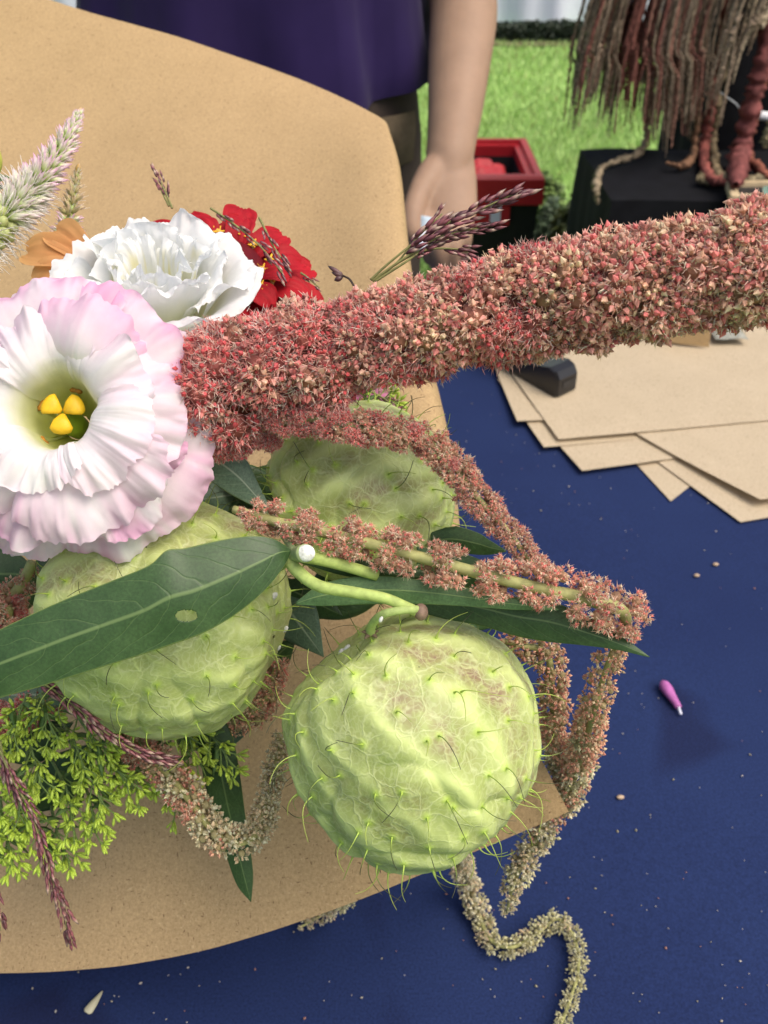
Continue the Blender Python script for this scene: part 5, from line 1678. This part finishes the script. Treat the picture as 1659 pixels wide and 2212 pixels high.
# bud and leaf at the left edge
eb = thing('green_bud', 'yellow green bud with dark leaves at the left edge above the celosia', 'bud', at(-15, 400, .33))
mb = MB(); spindle(mb, at(-18, 392, .33), at(-14, 308, .33) - at(-18, 392, .33), pxm(88, .33), pxm(20, .33), [(.24, .32, .05), (.46, .50, .09), (.55, .45, .12)], 16, 12); obj('bud_body', mb, M['stem'], eb)
leaf(eb, [(-40, 385), (-10, 375), (22, 382)], [(-40, 398), (-10, 396), (22, 384)], .33, .328, -.1, 'leaf_mid', na=20, nc=8)
leaf(eb, [(-40, 400), (-15, 395), (10, 402)], [(-40, 420), (-15, 420), (10, 404)], .332, .33, -.1, 'leaf_dark', na=20, nc=8)

# ---- goldenrod: fine stalks with small yellow green buds
m_ = MB(); spindle(m_, np.zeros(3), np.array([0, 0, 1.0]), 1.0, .19, [(1, 1, 1), (1, 1, 1)], 6, 6, ([0, .25, .6, .9, 1], [.35, .8, 1, .7, .2]))
BUDS = [m_.mesh('bud')]
m_ = MB(); spindle(m_, np.zeros(3), np.array([.1, 0, 1.0]), 1.0, .16, [(1, 1, 1), (1, 1, 1)], 6, 6, ([0, .3, .6, .85, 1], [.3, .7, 1, .9, .35]))
BUDS.append(m_.mesh('bud'))
for me in BUDS:
    me.materials.append(M['bud'])


def goldenrod(label, sprays, maxp):
    t = None; stems = MB(); extra = MB(); cnt = 0
    allb = []
    for (x0, y0, x1, y1, dep, nb_) in sprays:
        nb_ = int(nb_ * 1.3)
        X = cr(ats([(x0, y0, dep + .008), (x0 * .5 + x1 * .5 + 8 * rng.normal(), y0 * .5 + y1 * .5 + 8 * rng.normal(), dep), (x1, y1, dep - .002)]), 40)
        if t is None:
            t = thing('goldenrod', label, 'plant sprig', X[0])
        stems.tube(X[::3], .00042 * np.linspace(1.4, .7, 14), 5, (.16, .24, .08))
        T = np.gradient(X, axis=0)
        for i in range(nb_):
            f = .15 + .85 * (i + .6) / nb_; k = min(int(f * 39), 39)
            td = nrm(T[k]); a = 2.4 * i + rng.random()
            u = nrm(np.cross(td, [.3, .2, .9])); w = np.cross(td, u)
            d = nrm(td * 1.0 + .75 * (math.cos(a) * u + math.sin(a) * w))
            L = pxm(30 + 26 * rng.random(), dep) * (1.1 - .3 * f)
            tip = X[k] + d * L
            stems.tube([X[k], X[k] + d * L * .5 + td * L * .05, tip], [.0003, .00026, .00022], 4, (.20, .30, .08), cap=False)
            for q in range(5 + int(rng.random() * 3)):
                bd = nrm(d * 1.1 + .55 * rng.normal(size=3) + .25 * td)
                st_ = tip - d * L * .28 * rng.random()
                b0 = st_ + bd * pxm(6, dep)
                stems.tube([st_, b0], .00018, 4, (.22, .32, .07), cap=False)
                allb.append((b0, bd, pxm(16 + 7 * rng.random(), dep)))
        for q in range(3):
            k = int((.15 + .6 * rng.random()) * 39); d = nrm(T[k] + .8 * rng.normal(size=3)); L = pxm(60, dep)
            stems.tube(cr([X[k], X[k] + d * L * .5, X[k] + d * L + UP * -.002], 6), [.0002, .0009, .0013, .0012, .0007, .0001], 5, (.11, .19, .055), flat=(.18, 1))
    obj('stalks', stems, M['stem'], t)
    allb.sort(key=lambda b: float(np.dot(b[0] - CAM, FWD)))
    for b0, bd, L in allb[:maxp]:
        inst('bud', random.choice(BUDS), t, b0, bd, L)
    if len(allb) > maxp:
        for b0, bd, L in allb[maxp:]:
            spindle(extra, b0, bd, L, L * .19, [(1, 1, 1), (1, 1, 1)], 5, 5, ([0, .25, .6, .9, 1], [.35, .8, 1, .7, .2]))
        tag(obj('buds', extra, M['bud'], t), kind='stuff')


goldenrod('mass of yellow green goldenrod buds spreading over the paper at the lower left', [
    (90, 1500, 120, 1600, .300, 9), (150, 1520, 230, 1620, .302, 10), (60, 1500, 20, 1610, .302, 10), (120, 1540, 190, 1680, .303, 12), (180, 1560, 280, 1690, .306, 12), (40, 1560, 90, 1700, .304, 12),
    (-20, 1540, -10, 1680, .306, 11), (150, 1600, 225, 1740, .310, 12), (230, 1620, 330, 1700, .312, 10), (60, 1620, 40, 1770, .312, 13), (-30, 1640, 10, 1800, .314, 12), (110, 1640, 160, 1800, .316, 13),
    (170, 1660, 205, 1800, .318, 10), (60, 1700, 100, 1850, .320, 12), (0, 1720, 30, 1870, .322, 12), (110, 1740, 150, 1860, .324, 9), (250, 1600, 300, 1720, .316, 9), (-40, 1700, -20, 1840, .32, 8), (100, 1480, 60, 1560, .31, 9), (200, 1520, 300, 1600, .315, 9)], 300)
goldenrod('small goldenrod sprig beside the dark leaf on the lower paper', [(350, 1560, 440, 1660, .318, 9), (440, 1570, 505, 1660, .314, 7), (330, 1600, 390, 1760, .316, 8), (360, 1540, 420, 1600, .318, 6)], 200)
goldenrod('tiny green buds peeping out under the plume by the pink flower', [(760, 900, 840, 860, .335, 7), (700, 890, 745, 895, .33, 5), (740, 905, 790, 850, .34, 5)], 120)
